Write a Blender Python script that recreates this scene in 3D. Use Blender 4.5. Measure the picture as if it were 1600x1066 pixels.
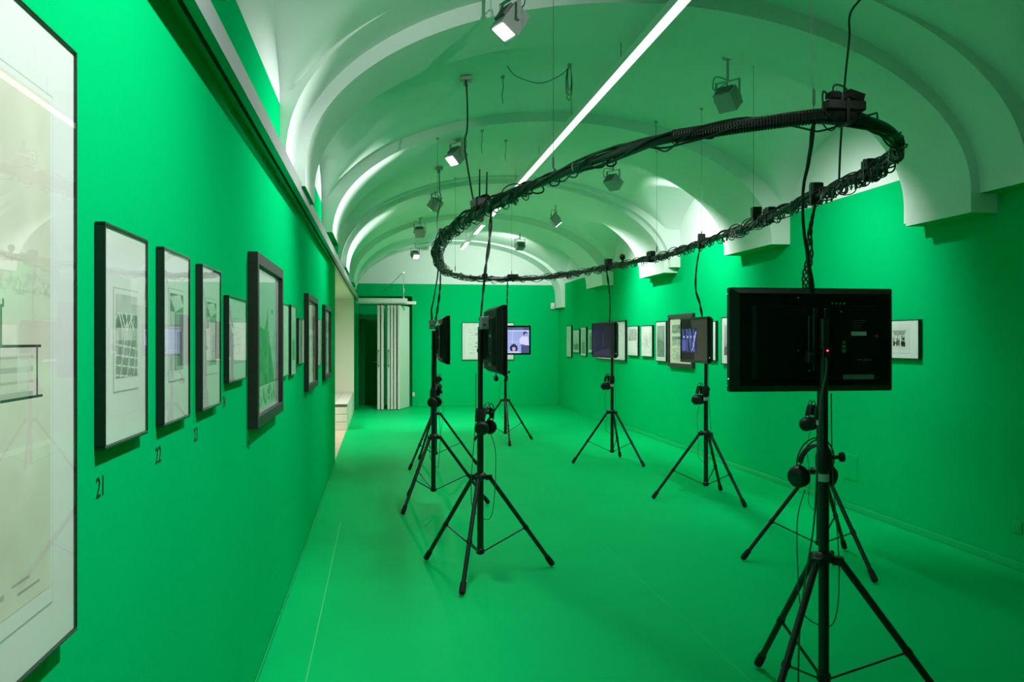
import bpy, math, random
import numpy as np
from mathutils import Vector, Matrix

scene = bpy.context.scene
for o in list(bpy.data.objects):
    bpy.data.objects.remove(o)
COL = scene.collection
rnd = random.Random(7)
PI = math.pi

# ------------------------------------------------------------------ camera, world, exposure
cam_d = bpy.data.cameras.new('camera')
cam = bpy.data.objects.new('camera', cam_d)
COL.objects.link(cam)
cam.location = (0.0, 0.0, 1.55)
cam.rotation_euler = (PI / 2, 0, -math.radians(8.676))
cam_d.sensor_width = 36.0
cam_d.lens = 36.0 * 1350.0 / 1600.0
cam_d.shift_y = -1.0 / 1600.0
cam_d.clip_start = 0.02
cam_d.clip_end = 100
scene.camera = cam

world = bpy.data.worlds.new('world')
scene.world = world
world.use_nodes = True
world.node_tree.nodes['Background'].inputs[0].default_value = (0.0, 0.0, 0.0, 1)
world.node_tree.nodes['Background'].inputs[1].default_value = 0.0

vs = scene.view_settings
vs.view_transform = 'Standard'
vs.look = 'None'
vs.gamma = 1.0
vs.use_curve_mapping = False
vs.exposure = 0.0

SPOT_W = 150.0        # watts of one flood lamp
STRIP_E = 1.6         # emission of the ceiling strip diffuser
STRIP_W = 6.2        # watts per metre of the strip
LAMP_COL = (1.0, 0.99, 0.97)

# room numbers
XL, XR = -0.557, 4.26
YF, YB = -2.6, 20.45
XC = 1.85
ZG = 2.88             # top of the green paint


# ------------------------------------------------------------------ materials
def new_mat(name):
    m = bpy.data.materials.new(name)
    m.use_nodes = True
    return m, m.node_tree.nodes, m.node_tree.links, m.node_tree.nodes['Principled BSDF']


def plain(name, col, rough=0.5, metal=0.0, spec=0.5, noise=0.0, nscale=8.0, bump=0.0, bscale=60.0, coat=0.0):
    m, n, l, b = new_mat(name)
    b.inputs['Base Color'].default_value = (*col, 1)
    b.inputs['Roughness'].default_value = rough
    b.inputs['Metallic'].default_value = metal
    b.inputs['Specular IOR Level'].default_value = spec
    if coat:
        b.inputs['Coat Weight'].default_value = coat
    tc = n.new('ShaderNodeTexCoord')
    if noise:
        t = n.new('ShaderNodeTexNoise')
        t.inputs['Scale'].default_value = nscale
        t.inputs['Detail'].default_value = 4
        l.new(tc.outputs['Object'], t.inputs['Vector'])
        r = n.new('ShaderNodeValToRGB')
        r.color_ramp.elements[0].position = 0.3
        r.color_ramp.elements[1].position = 0.7
        r.color_ramp.elements[0].color = (*[c * (1 - noise) for c in col], 1)
        r.color_ramp.elements[1].color = (*[min(1, c * (1 + noise)) for c in col], 1)
        l.new(t.outputs['Fac'], r.inputs['Fac'])
        l.new(r.outputs['Color'], b.inputs['Base Color'])
    if bump:
        t2 = n.new('ShaderNodeTexNoise')
        t2.inputs['Scale'].default_value = bscale
        t2.inputs['Detail'].default_value = 3
        l.new(tc.outputs['Object'], t2.inputs['Vector'])
        bp = n.new('ShaderNodeBump')
        bp.inputs['Strength'].default_value = bump
        bp.inputs['Distance'].default_value = 0.01
        l.new(t2.outputs['Fac'], bp.inputs['Height'])
        l.new(bp.outputs['Normal'], b.inputs['Normal'])
    return m


def emit(name, col, strength):
    m, n, l, b = new_mat(name)
    b.inputs['Base Color'].default_value = (*col, 1)
    b.inputs['Emission Color'].default_value = (*col, 1)
    b.inputs['Emission Strength'].default_value = strength
    return m


GREEN = (0.0005, 0.47, 0.145)
M = {}
M['green'] = plain('green_wall_paint', GREEN, 0.75, noise=0.03, nscale=1.3, bump=0.12, bscale=35, spec=0.0)
M['green_floor'] = plain('green_vinyl_floor', (0.0005, 0.46, 0.13), 0.5, noise=0.04, nscale=1.7, bump=0.05, bscale=9, spec=0.012)
M['green_trim'] = plain('green_trim_paint', GREEN, 0.4, spec=0.2)
M['green_door'] = plain('green_door_paint_shaded', (0.002, 0.20, 0.05), 0.5, spec=0.1)  # door's dark green, with the shade of the recess put into the colour
M['white'] = plain('white_plaster', (0.70, 0.80, 0.76), 0.8, noise=0.02, nscale=2.0, bump=0.15, bscale=25, spec=0.25)
M['offwhite'] = plain('cream_plaster', (0.72, 0.70, 0.60), 0.8, noise=0.02, nscale=3, spec=0.25)
M['brick'] = plain('cream_glazed_block', (0.74, 0.72, 0.64), 0.5, noise=0.04, nscale=5)
M['mortar'] = plain('grey_mortar', (0.33, 0.31, 0.27), 0.9)
M['slabtop'] = plain('grey_bench_slab', (0.62, 0.61, 0.54), 0.45)
M['edge_trim'] = plain('blue_grey_metal_edge', (0.16, 0.17, 0.20), 0.4, 0.6)
M['beige_floor'] = plain('beige_stone_floor', (0.55, 0.44, 0.33), 0.6, noise=0.08, nscale=4)
M['aluminium'] = plain('pale_aluminium', (0.78, 0.78, 0.78), 0.42, 0.25)
M['rail_front'] = plain('pale_grey_track', (0.22, 0.26, 0.25), 0.5)
M['rail_under'] = plain('green_painted_track', (0.004, 0.30, 0.075), 0.3, spec=0.6)
M['slot'] = plain('black_slot', (0.006, 0.006, 0.006), 0.8)
M['panel'] = plain('pale_partition_laminate', (0.80, 0.83, 0.78), 0.5)
M['panel_edge'] = plain('grey_partition_seal', (0.58, 0.62, 0.57), 0.6)
M['chrome'] = plain('brushed_chrome', (0.7, 0.7, 0.7), 0.25, 1.0)
M['black_metal'] = plain('black_powder_coat', (0.010, 0.011, 0.011), 0.35, spec=0.5)
M['black_plastic'] = plain('black_plastic', (0.008, 0.009, 0.009), 0.45, noise=0.1, nscale=20, spec=0.4)
M['gloss_black'] = plain('glossy_black_plastic', (0.006, 0.006, 0.007), 0.2, spec=0.25)
M['tv_back'] = plain('black_monitor_back', (0.006, 0.007, 0.007), 0.5, spec=0.2)
M['rubber'] = plain('black_rubber', (0.012, 0.012, 0.012), 0.75, spec=0.3)
M['cable'] = plain('black_cable', (0.010, 0.010, 0.010), 0.4, spec=0.45)
M['grey_cable'] = plain('grey_cable', (0.10, 0.12, 0.11), 0.45)
M['white_tie'] = plain('pale_cable_tie', (0.45, 0.45, 0.45), 0.4)
M['wire'] = plain('steel_wire', (0.16, 0.17, 0.16), 0.4, 0.7)
M['foam'] = plain('black_foam_pad', (0.014, 0.014, 0.014), 0.9, spec=0.2)
M['sticker'] = plain('pale_sticker', (0.42, 0.55, 0.55), 0.5)
M['sticker_green'] = plain('green_sticker', (0.03, 0.22, 0.10), 0.5)
M['sticker_red'] = plain('red_sticker', (0.30, 0.02, 0.02), 0.5)
M['print_grey'] = plain('dim_grey_print', (0.05, 0.07, 0.065), 0.6)
M['port_metal'] = plain('port_metal', (0.35, 0.35, 0.35), 0.35, 0.8)
M['psu_grey'] = plain('grey_power_brick', (0.17, 0.20, 0.20), 0.5)
M['led_red'] = emit('red_led', (1.0, 0.02, 0.05), 12.0)
M['led_green'] = emit('green_led', (0.15, 1.0, 0.5), 4.0)
M['lamp_grey'] = plain('grey_lamp_housing', (0.34, 0.36, 0.35), 0.5, 0.1)
M['lamp_dark'] = plain('grey_lamp_fins', (0.14, 0.15, 0.145), 0.55, 0.1)
M['lens_off'] = plain('lamp_glass_unlit', (0.5, 0.5, 0.5), 0.2)
M['lens_on'] = emit('lamp_glass_lit', (1.0, 1.0, 0.98), 6.0)
M['strip'] = emit('strip_diffuser', (1.0, 1.0, 0.97), STRIP_E)
M['frame_black'] = plain('black_picture_frame', (0.010, 0.011, 0.011), 0.35, spec=0.5)
M['frame_wood'] = plain('black_stained_wood_frame', (0.013, 0.013, 0.012), 0.5, noise=0.25, nscale=30)
M['mat_board'] = plain('white_mat_board', (0.80, 0.82, 0.82), 0.85, spec=0.2)
M['mat_cream'] = plain('cream_mat_board', (0.70, 0.70, 0.58), 0.85, spec=0.2)
M['mat_bevel'] = plain('mat_bevel_edge', (0.50, 0.56, 0.53), 0.8, spec=0.2)
M['vinyl_black'] = plain('black_vinyl_letters', (0.01, 0.02, 0.012), 0.6)
M['white_plastic'] = plain('white_plastic', (0.72, 0.74, 0.72), 0.4)
M['seam'] = plain('pale_floor_seam', (0.12, 0.55, 0.25), 0.5)


def mk_art():
    m, n, l, b = new_mat('printed_picture')
    a = n.new('ShaderNodeVertexColor')
    a.layer_name = 'print'
    l.new(a.outputs['Color'], b.inputs['Base Color'])
    b.inputs['Roughness'].default_value = 0.85
    b.inputs['Specular IOR Level'].default_value = 0.2
    return m


def mk_screen():
    m, n, l, b = new_mat('lit_screen')
    a = n.new('ShaderNodeVertexColor')
    a.layer_name = 'print'
    b.inputs['Base Color'].default_value = (0.005, 0.005, 0.006, 1)
    b.inputs['Roughness'].default_value = 0.15
    b.inputs['Specular IOR Level'].default_value = 0.06
    l.new(a.outputs['Color'], b.inputs['Emission Color'])
    b.inputs['Emission Strength'].default_value = 1.0
    return m


def mk_glass():
    m, n, l, b = new_mat('picture_glass')
    n.remove(b)
    out = n['Material Output']
    tr = n.new('ShaderNodeBsdfTransparent')
    tr.inputs['Color'].default_value = (0.97, 0.985, 0.975, 1)
    gl = n.new('ShaderNodeBsdfGlossy')
    gl.inputs['Roughness'].default_value = 0.0
    lw = n.new('ShaderNodeLayerWeight')
    pw = n.new('ShaderNodeMath'); pw.operation = 'POWER'; pw.inputs[1].default_value = 5.0
    l.new(lw.outputs['Facing'], pw.inputs[0])
    lw.inputs['Blend'].default_value = 0.5
    fr = n.new('ShaderNodeMath'); fr.operation = 'MULTIPLY_ADD'; fr.inputs[1].default_value = 0.7; fr.inputs[2].default_value = 0.03
    l.new(pw.outputs[0], fr.inputs[0])
    mx = n.new('ShaderNodeMixShader')
    l.new(fr.outputs[0], mx.inputs['Fac'])
    l.new(tr.outputs[0], mx.inputs[1])
    l.new(gl.outputs[0], mx.inputs[2])
    l.new(mx.outputs[0], out.inputs['Surface'])
    return m


M['art'] = mk_art()
M['screen'] = mk_screen()
M['glass'] = mk_glass()


# ------------------------------------------------------------------ mesh helpers
class MB:
    def __init__(self):
        self.v = []
        self.f = []
        self.mi = []
        self.cur = 0

    def add(self, vs_, fs_):
        b = len(self.v)
        self.v += [tuple(p) for p in vs_]
        self.f += [tuple(i + b for i in q) for q in fs_]
        self.mi += [self.cur] * len(fs_)

    def box(self, x0, x1, y0, y1, z0, z1):
        self.add([(x0, y0, z0), (x1, y0, z0), (x1, y1, z0), (x0, y1, z0), (x0, y0, z1), (x1, y0, z1), (x1, y1, z1), (x0, y1, z1)],
                 [(0, 3, 2, 1), (4, 5, 6, 7), (0, 1, 5, 4), (1, 2, 6, 5), (2, 3, 7, 6), (3, 0, 4, 7)])
        return self

    def bbox(self, x0, x1, y0, y1, z0, z1, c=0.004):
        """box with chamfered edges"""
        c = min(c, abs(x1 - x0) * .3, abs(y1 - y0) * .3, abs(z1 - z0) * .3)
        pts = []
        for z, k in ((z0, c), (z0 + c, 0), (z1 - c, 0), (z1, c)):
            xa, xb, ya, yb = x0 + k, x1 - k, y0 + k, y1 - k
            cc = c
            pts += [(xa + cc, ya, z), (xb - cc, ya, z), (xb, ya + cc, z), (xb, yb - cc, z), (xb - cc, yb, z), (xa + cc, yb, z), (xa, yb - cc, z), (xa, ya + cc, z)]
        fs = [tuple(range(7, -1, -1)), tuple(range(24, 32))]
        for r in range(3):
            for i in range(8):
                j = (i + 1) % 8
                fs.append((r * 8 + i, r * 8 + j, r * 8 + 8 + j, r * 8 + 8 + i))
        self.add(pts, fs)
        return self

    def obox(self, c, ax, ay, az, hx, hy, hz, tx=1.0, ty=1.0):
        """oriented box: centre, axes, half sizes; top (along +az) scaled by tx, ty"""
        c, ax, ay, az = Vector(c), Vector(ax), Vector(ay), Vector(az)
        pts = []
        for sz, kx, ky in ((-1, 1, 1), (1, tx, ty)):
            for sx, sy in ((-1, -1), (1, -1), (1, 1), (-1, 1)):
                pts.append(c + ax * (sx * hx * kx) + ay * (sy * hy * ky) + az * (sz * hz))
        self.add(pts, [(0, 3, 2, 1), (4, 5, 6, 7), (0, 1, 5, 4), (1, 2, 6, 5), (2, 3, 7, 6), (3, 0, 4, 7)])
        return self

    def tube(self, path, r, seg=8, closed=False, cap=True):
        path = [Vector(p) for p in path]
        n = len(path)
        rr = r if hasattr(r, '__len__') else [r] * n
        T = []
        for i in range(n):
            a = path[(i - 1) % n] if (closed or i > 0) else path[0]
            b = path[(i + 1) % n] if (closed or i < n - 1) else path[-1]
            d = b - a
            T.append(d.normalized() if d.length > 1e-9 else Vector((0, 0, 1)))
        ref = Vector((0, 0, 1)) if abs(T[0].z) < .9 else Vector((1, 0, 0))
        N = (ref - T[0] * ref.dot(T[0])).normalized()
        pts = []
        for i in range(n):
            N = (N - T[i] * N.dot(T[i]))
            if N.length < 1e-6:
                N = T[i].orthogonal()
            N.normalize()
            B = T[i].cross(N)
            for k in range(seg):
                a = 2 * PI * k / seg
                pts.append(path[i] + (N * math.cos(a) + B * math.sin(a)) * rr[i])
        fs = []
        m = n if closed else n - 1
        for i in range(m):
            j = (i + 1) % n
            for k in range(seg):
                k2 = (k + 1) % seg
                fs.append((i * seg + k, i * seg + k2, j * seg + k2, j * seg + k))
        if cap and not closed:
            fs.append(tuple(range(seg - 1, -1, -1)))
            fs.append(tuple((n - 1) * seg + k for k in range(seg)))
        self.add(pts, fs)
        return self

    def cyl(self, p0, p1, r0, r1=None, seg=14):
        return self.tube([p0, p1], [r0, r0 if r1 is None else r1], seg)

    def lathe(self, c, prof, seg=16, axis=(0, 0, 1)):
        """profile list of (r, t) along axis from c"""
        c, ax = Vector(c), Vector(axis).normalized()
        n = ax.orthogonal().normalized()
        b = ax.cross(n)
        pts = []
        for r, t in prof:
            for k in range(seg):
                a = 2 * PI * k / seg
                pts.append(c + ax * t + (n * math.cos(a) + b * math.sin(a)) * r)
        fs = []
        for i in range(len(prof) - 1):
            for k in range(seg):
                k2 = (k + 1) % seg
                fs.append((i * seg + k, i * seg + k2, (i + 1) * seg + k2, (i + 1) * seg + k))
        fs.append(tuple(range(seg - 1, -1, -1)))
        fs.append(tuple((len(prof) - 1) * seg + k for k in range(seg)))
        self.add(pts, fs)
        return self

    def build(self, name, mats, parent=None, smooth=False, kind=None, local=None):
        me = bpy.data.meshes.new(name)
        vv = self.v
        if local is not None:
            vv = [(p[0] - local[0], p[1] - local[1], p[2] - local[2]) for p in vv]
        me.from_pydata(vv, [], self.f)
        if not isinstance(mats, (list, tuple)):
            mats = [mats]
        for mm in mats:
            me.materials.append(M[mm] if isinstance(mm, str) else mm)
        if len(mats) > 1:
            me.polygons.foreach_set('material_index', self.mi)
        if smooth:
            me.polygons.foreach_set('use_smooth', [True] * len(me.polygons))
            try:
                me.set_sharp_from_angle(angle=math.radians(38))
            except Exception:
                pass
        me.update()
        o = bpy.data.objects.new(name, me)
        COL.objects.link(o)
        if parent is not None:
            o.parent = parent
        if kind:
            o['kind'] = kind
        return o


def empty(name, loc=(0, 0, 0), rz=0.0):
    o = bpy.data.objects.new(name, None)
    o.empty_display_size = 0.05
    COL.objects.link(o)
    o.location = loc
    o.rotation_euler = (0, 0, rz)
    return o


def tag(o, label, cat, group=None):
    o['label'] = label
    o['category'] = cat
    if group:
        o['group'] = group
    return o


def thing(name, label, cat, loc=(0, 0, 0), rz=0.0, group=None):
    return tag(empty(name, loc, rz), label, cat, group)


def copy_tree(o, parent=None):
    c = o.copy()
    COL.objects.link(c)
    c.parent = parent
    for ch in list(o.children):
        copy_tree(ch, c)
    return c


def spline(pts, n, closed=False):
    """Catmull-Rom"""
    P = [Vector(p) for p in pts]
    out = []
    m = len(P)
    segs = m if closed else m - 1
    for i in range(segs):
        if closed:
            p0, p1, p2, p3 = P[(i - 1) % m], P[i], P[(i + 1) % m], P[(i + 2) % m]
        else:
            p0, p1, p2, p3 = P[max(i - 1, 0)], P[i], P[i + 1], P[min(i + 2, m - 1)]
        for k in range(n):
            t = k / n
            out.append(0.5 * ((2 * p1) + (p2 - p0) * t + (2 * p0 - 5 * p1 + 4 * p2 - p3) * t * t + (3 * p1 - p0 - 3 * p2 + p3) * t ** 3))
    if not closed:
        out.append(P[-1])
    return out


# ================================================================== THE SETTING
def struct(o):
    o['kind'] = 'structure'
    return o


m = MB(); m.box(XL - .02, XR + .3, YF, YB + .8, -0.12, 0.0)
floor = struct(m.build('floor', 'green_floor'))
for sx, y0, y1 in ((-0.333, 2.0, 7.5), (1.667, 1.5, 9.0), (3.667, 3.0, 12.0)):
    m = MB(); m.box(sx - .0016, sx + .0016, y0, y1, 0.0, 0.0007)
    m.build('floor_seam', 'seam' if sx < 0 else 'green_trim', floor)

# left wall: solid up to Y=11.01, header over the niche, short end piece
ZN = 2.44
Y1n, Y2n = 11.01, 18.85
m = MB()
m.box(XL - .3, XL, YF, Y1n, 0, ZG)
m.box(XL - .3, XL, Y1n, Y2n, ZN + .002, ZG)
m.box(XL - .3, XL, Y2n, YB + .4, 0, ZG)
m.cur = 1
m.box(XL - .3, XL, YF, YB + .4, ZG, 4.3)
wall_left = struct(m.build('wall_left', ['green', 'white']))

m = MB()
m.box(XR, XR + .3, YF, YB + .4, 0, ZG)
m.cur = 1
m.box(XR, XR + .3, YF, YB + .4, ZG, 4.3)
wall_right = struct(m.build('wall_right', ['green', 'white']))

# back wall with a doorway recess
DX0, DX1, DZ = -0.50, 0.745, 2.585
m = MB()
m.box(XL, DX0, YB, YB + .8, 0, ZG)
m.box(DX1, XR, YB, YB + .8, 0, ZG)
m.box(DX0, DX1, YB, YB + .8, DZ, ZG)
m.box(DX0, DX1, YB + .70, YB + .8, 0, DZ)
m.cur = 1
m.box(XL, XR, YB, YB + .4, ZG, 4.3)
wall_back = struct(m.build('wall_back', ['green', 'white']))
m = MB(); m.box(XL, XR, YF - .3, YF, 0, ZG); m.cur = 1; m.box(XL, XR, YF - .3, YF, ZG, 4.3)
struct(m.build('wall_rear', ['green', 'white']))

# door leaf in the recess
m = MB(); m.bbox(DX0 + .05, 0.02, YB + .635, YB + .685, 0.012, 2.12, .004)
door = struct(m.build('door_1', 'green_door'))
m = MB()
m.bbox(DX0 + .002, DX0 + .05, YB + .62, YB + .70, 0, 2.18)
m.bbox(DX0 + .002, 0.075, YB + .62, YB + .70, 2.125, 2.18)
m.bbox(0.025, 0.075, YB + .62, YB + .70, 0, 2.18)
m.build('door_frame', 'green_door', door)
m = MB()
m.bbox(-0.06, -0.025, YB + .626, YB + .6349, 0.90, 1.12, .003)
m.cyl((-0.043, YB + .626, 1.03), (-0.043, YB + .58, 1.03), .009)
m.tube([(-0.043, YB + .582, 1.03), (-0.10, YB + .582, 1.03), (-0.155, YB + .586, 1.028)], .009, 8)
m.build('door_handle', 'chrome', door, smooth=True)

# niche on the left
m = MB(); m.box(-3.1, XL - .02, Y1n - .6, Y2n + .2, -0.12, -0.001)
struct(m.build('floor_niche', 'beige_floor'))
m = MB(); m.box(-3.1, XL - .301, Y2n, Y2n + .2, 0, ZN)
m.box(-3.3, -3.1, Y1n - .6, Y2n + .2, 0, ZN)
m.box(-3.1, XL - .301, Y1n - .8, Y1n - .6, 0, ZN)
m.box(XL - .302, XL - .001, Y2n - .004, Y2n, 0, ZN)
struct(m.build('wall_niche', 'offwhite'))
m = MB(); m.box(-3.1, XL - .001, Y1n + .001, Y2n, ZN, ZN + .0015); m.box(-3.1, XL - .301, Y1n - .6, Y2n, ZN + .0015, ZN + .1)
struct(m.build('ceiling_niche', 'offwhite'))

# ------------------------------------------------------------------ vault: bays and ribs
RIBS = [(-1.96, -0.76), (1.52, 2.72), (5.45, 6.20), (8.54, 9.80), (12.02, 13.20), (15.50, 16.76), (19.72, YB)]
BAYS = [(YF, -1.9), (-0.8, 1.56), (2.70, 5.05), (6.16, 8.58), (9.76, 12.06), (13.16, 15.54), (16.72, 19.76)]
ceil = None
for bi, (y0, y1) in enumerate(BAYS):
    nx, ny = 130, 56
    yc, hb = (y0 + y1) / 2, (y1 - y0) / 2
    vsx, fsx = [], []
    for j in range(ny + 1):
        y = y0 + (y1 - y0) * j / ny
        e = min(1, abs(y - yc) / hb)
        zc = 2.70 + 0.84 * math.sqrt(max(0, 1 - e ** 2.1))
        for i in range(nx + 1):
            t = -math.cos(PI * i / nx)
            x = XC + 2.43 * t
            zb = 2.60 + 1.25 * math.sqrt(max(0, 1 - t * t))
            d = zb - zc
            k = 0.035
            z = 0.5 * (zb + zc + math.sqrt(d * d + k * k)) - 0.0
            vsx.append((x, y, z))
    for j in range(ny):
        for i in range(nx):
            a = j * (nx + 1) + i
            fsx.append((a, a + nx + 1, a + nx + 2, a + 1))
    m = MB(); m.add(vsx, fsx)
    if ceil is None:
        # outer slab keeps the room closed from above
        m.box(XL - .3, XR + .3, YF - .3, YB + .4, 4.3, 4.4)
    o = m.build('ceiling' if ceil is None else 'vault_bay', 'white', ceil, smooth=True)
    if ceil is None:
        ceil = struct(o)


def rib(y0, y1, a, b, zb, zl=None, name='vault_rib', parent=None, xc=1.80, depth=.40):
    def prof(a_, b_):
        pts = [(-a_, zl if zl else zb)]
        N = 64
        for i in range(N + 1):
            t = PI - PI * i / N
            pts.append((a_ * math.cos(t), 2.60 + b_ * math.sin(t)))
        pts.append((a_, zb))
        return pts
    pi, po = prof(a, b), prof(a + depth, b + depth * .8)
    n = len(pi)
    m = MB()
    V = [(xc + x, y0, z) for x, z in pi] + [(xc + x, y1, z) for x, z in pi] + [(xc + x, y0, z) for x, z in po] + [(xc + x, y1, z) for x, z in po]
    F = []
    for i in range(n - 1):
        F.append((i, i + 1, n + i + 1, n + i))
        F.append((i, 2 * n + i, 2 * n + i + 1, i + 1))
        F.append((n + i, n + i + 1, 3 * n + i + 1, 3 * n + i))
    m.add(V, F)
    m.cur = 1
    m.add(V, [(0, n, 3 * n, 2 * n), (n - 1, 3 * n - 1, 4 * n - 1, 2 * n - 1)])
    return m.build(name, ['white', 'green'], parent, smooth=True)


for k, (y0, y1) in enumerate(RIBS):
    zb = {2: 2.44, 3: 2.56, 4: 2.53, 5: 2.57, 6: 2.32}.get(k, 2.55)
    zl = {2: 2.50, 3: 2.60, 4: 2.55, 5: 2.58, 6: 2.50}.get(k, 2.58)
    if k == 6:
        rib(y0, y1, 2.37, 1.22, zb, zl, parent=ceil)
    else:
        rib(y0, y1, 2.255, 1.155, zb, zl, parent=ceil)
    if k == 2:
        rib(5.0, 5.45, 2.325, 1.275, 2.575, 2.61, parent=ceil)
        rib(6.20, 6.28, 2.29, 1.21, 2.47, parent=ceil)
    if k == 4:
        rib(11.90, 12.02, 2.32, 1.22, 2.60, parent=ceil)
        rib(13.20, 13.32, 2.29, 1.20, 2.57, parent=ceil)

# skirting
for nm, args in (('baseboard_right', (XR - .012, XR, YF, YB - .012)), ('baseboard_left', (XL, XL + .010, YF, Y1n)), ('baseboard_back', (DX1 + .01, XR - .012, YB - .012, YB))):
    m = MB(); m.bbox(*args, 0.0, 0.055 if 'left' not in nm else .03, .004)
    struct(m.build(nm, 'green_trim'))

# ------------------------------------------------------------------ partition track along the left wall
tr = thing('partition_track', 'long pale partition track under the vault along the left wall', 'track', (XL, 10.0, ZN))
x0, x1 = XL, XL + .080
lo = (XL, 10.0, ZN)
m = MB(); m.box(x0, x0 + .030, YF, 19.44, ZN, ZN + .02); m.box(x0 + .046, x1 - .004, YF, 19.44, ZN, ZN + .02)
m.build('track_underside', 'rail_under', tr, local=lo)
m = MB(); m.box(x0 + .030, x0 + .046, YF, 19.44, ZN + .014, ZN + .02)
m.build('track_slot', 'slot', tr, local=lo)
m = MB(); m.box(x1 - .004, x1, YF, 19.44, ZN - .004, ZN + .078); m.box(x0, x1 - .004, YF, 19.44, ZN + .02, ZN + .078)
m.build('track_front', 'rail_front', tr, local=lo)
m = MB(); m.box(x1, 0.60, 19.36, 19.44, 2.385, 2.485)
m.build('cross_track', 'aluminium', tr, local=lo)
m = MB(); m.box(x0 + .02, 0.80, 19.46, 19.56, 2.36, 2.425)
m.build('rear_track', 'aluminium', tr, local=lo)
m = MB(); m.cyl((0.515, 19.40, 2.485), (0.515, 19.40, 2.515), .03, .022); m.cyl((0.515, 19.40, 2.515), (0.515, 19.40, 2.62), .010)
m.cyl((0.515, 19.40, 2.62), (0.515, 19.40, 2.70), .022, .022, 10)
m.build('hanger_turnbuckle', 'chrome', tr, smooth=True, local=lo)
m = MB(); m.tube([(0.515, 19.40, 2.70), (0.513, 19.41, 2.9), (0.51, 19.42, 3.06), (0.46, 19.44, 3.03), (0.05, 20.2, 2.66)], .006, 6); m.lathe((0.51, 19.42, 3.05), [(.02, 0), (.02, .03), (.01, .04)], 8)
m.build('hanger_wire', 'chrome', tr, local=lo)

# folded partition panels hung from the track
def fold_panel(xa, ya, xb, yb, th, label, zt=2.33):
    r = thing('partition_panel', label, 'partition', (xa, ya, 0.0), 0, 'folded partition panels')
    d = Vector((xb - xa, yb - ya, 0)); L = d.length; d.normalize()
    n = Vector((d.y, -d.x, 0))
    c = Vector(((xa + xb) / 2, (ya + yb) / 2, 0))
    lo_ = (xa, ya, 0.0)
    m = MB(); m.obox(c + Vector((0, 0, (zt + .012) / 2)), d, n, (0, 0, 1), L / 2 - .012, th / 2, (zt - .012) / 2)
    m.build('panel_leaf', 'panel', r, local=lo_)
    m = MB()
    for s in (-1, 1):
        m.obox(c + d * (s * (L / 2 - .006)) + Vector((0, 0, zt / 2)), d, n, (0, 0, 1), .006, th * .32, zt / 2 - .02)
    m.build('edge_seal', 'panel_edge', r, local=lo_)
    m = MB()
    for s in (-.7, 0, .7):
        m.lathe(c + d * (s * L / 2) + Vector((0, 0, zt)), [(.012, 0), (.012, .035), (.03, .04), (.03, .06)], 8)
    m.build('hanger', 'black_metal', r, local=lo_)
    return r


fold_panel(-0.035, 19.43, 0.02, 20.36, .052, 'leftmost pale panel of the folded partition beside the dark green door')
fold_panel(0.045, 19.41, 0.09, 20.35, .052, 'second pale partition panel from the green door, left of the dark gap')
fold_panel(0.185, 19.40, 0.235, 20.34, .05, 'pale partition panel right of the dark gap in the fold')
fold_panel(0.255, 19.39, 0.33, 20.32, .048, 'pale partition panel in the middle of the right-hand fold')
fold_panel(0.325, 19.385, 0.42, 20.31, .046, 'pale partition panel just inside the splayed outermost one')
pp = fold_panel(0.402, 19.37, 0.655, 20.27, .044, 'outermost pale partition panel splayed open toward the room')
for (px, py) in ((-0.035, 19.425), (0.185, 19.395)):
    r = thing('partition_pull', 'dark recessed pull on the edge of the folded partition, ' + ('left fold' if px < 0 else 'right fold'), 'handle', (px, py, 1.15))
    m = MB(); m.bbox(-.012, .012, -.018, .0, -.19, .19, .004); m.build('pull_plate', 'black_metal', r)
    m = MB(); m.bbox(-.006, .006, -.024, -.018, -.15, .15, .002); m.build('pull_grip', 'panel_edge', r)

# ------------------------------------------------------------------ block bench in the niche
bn = thing('block_bench', 'low cream block bench with slab top in the left niche', 'bench', (-0.9, 15.2, 0))
lo = (-0.9, 15.2, 0)
bx0, bx1, by0, by1 = -1.62, XL - .004, 15.2, 18.84
m = MB(); m.box(bx0 + .012, bx1 - .012, by0 + .012, by1, 0, .40); m.build('core', 'mortar', bn, local=lo)
ch, bl, jt = 0.128, 0.50, 0.007
bm_cache = {}
for c in range(3):
    z0 = c * (ch + jt) + .003
    off = 0 if c % 2 == 0 else bl / 2
    # front face, along X
    x = bx1
    first = True
    while x > bx0 + .05:
        ln = (bl / 2 if (first and off) else bl)
        xa = max(bx0, x - ln)
        m = MB(); m.bbox(xa, x, by0, by0 + .05, z0, z0 + ch, .005); m.build('block', 'brick', bn, local=lo)
        x = xa - jt
        first = False
    y = by0 + .05 + jt
    first = True
    while y < by1 - .06:
        ln = (bl / 2 if (first and not off) else bl)
        yb_ = min(by1, y + ln)
        m = MB(); m.bbox(bx1 - .05, bx1, y, yb_, z0, z0 + ch, .005); m.build('block', 'brick', bn, local=lo)
        y = yb_ + jt
        first = False
for (xa, xb) in ((bx0, -1.12), (-1.113, -0.80), (-0.793, bx1)):
    y = by0
    while y < by1 - .1:
        yb_ = min(by1, y + 1.21)
        m = MB(); m.bbox(xa, xb, y + (.0 if y > by0 else .006), yb_ - .005, .408, .445, .003); m.build('slab', 'slabtop', bn, local=lo)
        y = yb_
m = MB(); m.box(bx0, bx1, by0 - .004, by0 + .006, .408, .446); m.build('edge_strip', 'edge_trim', bn, local=lo)
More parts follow.
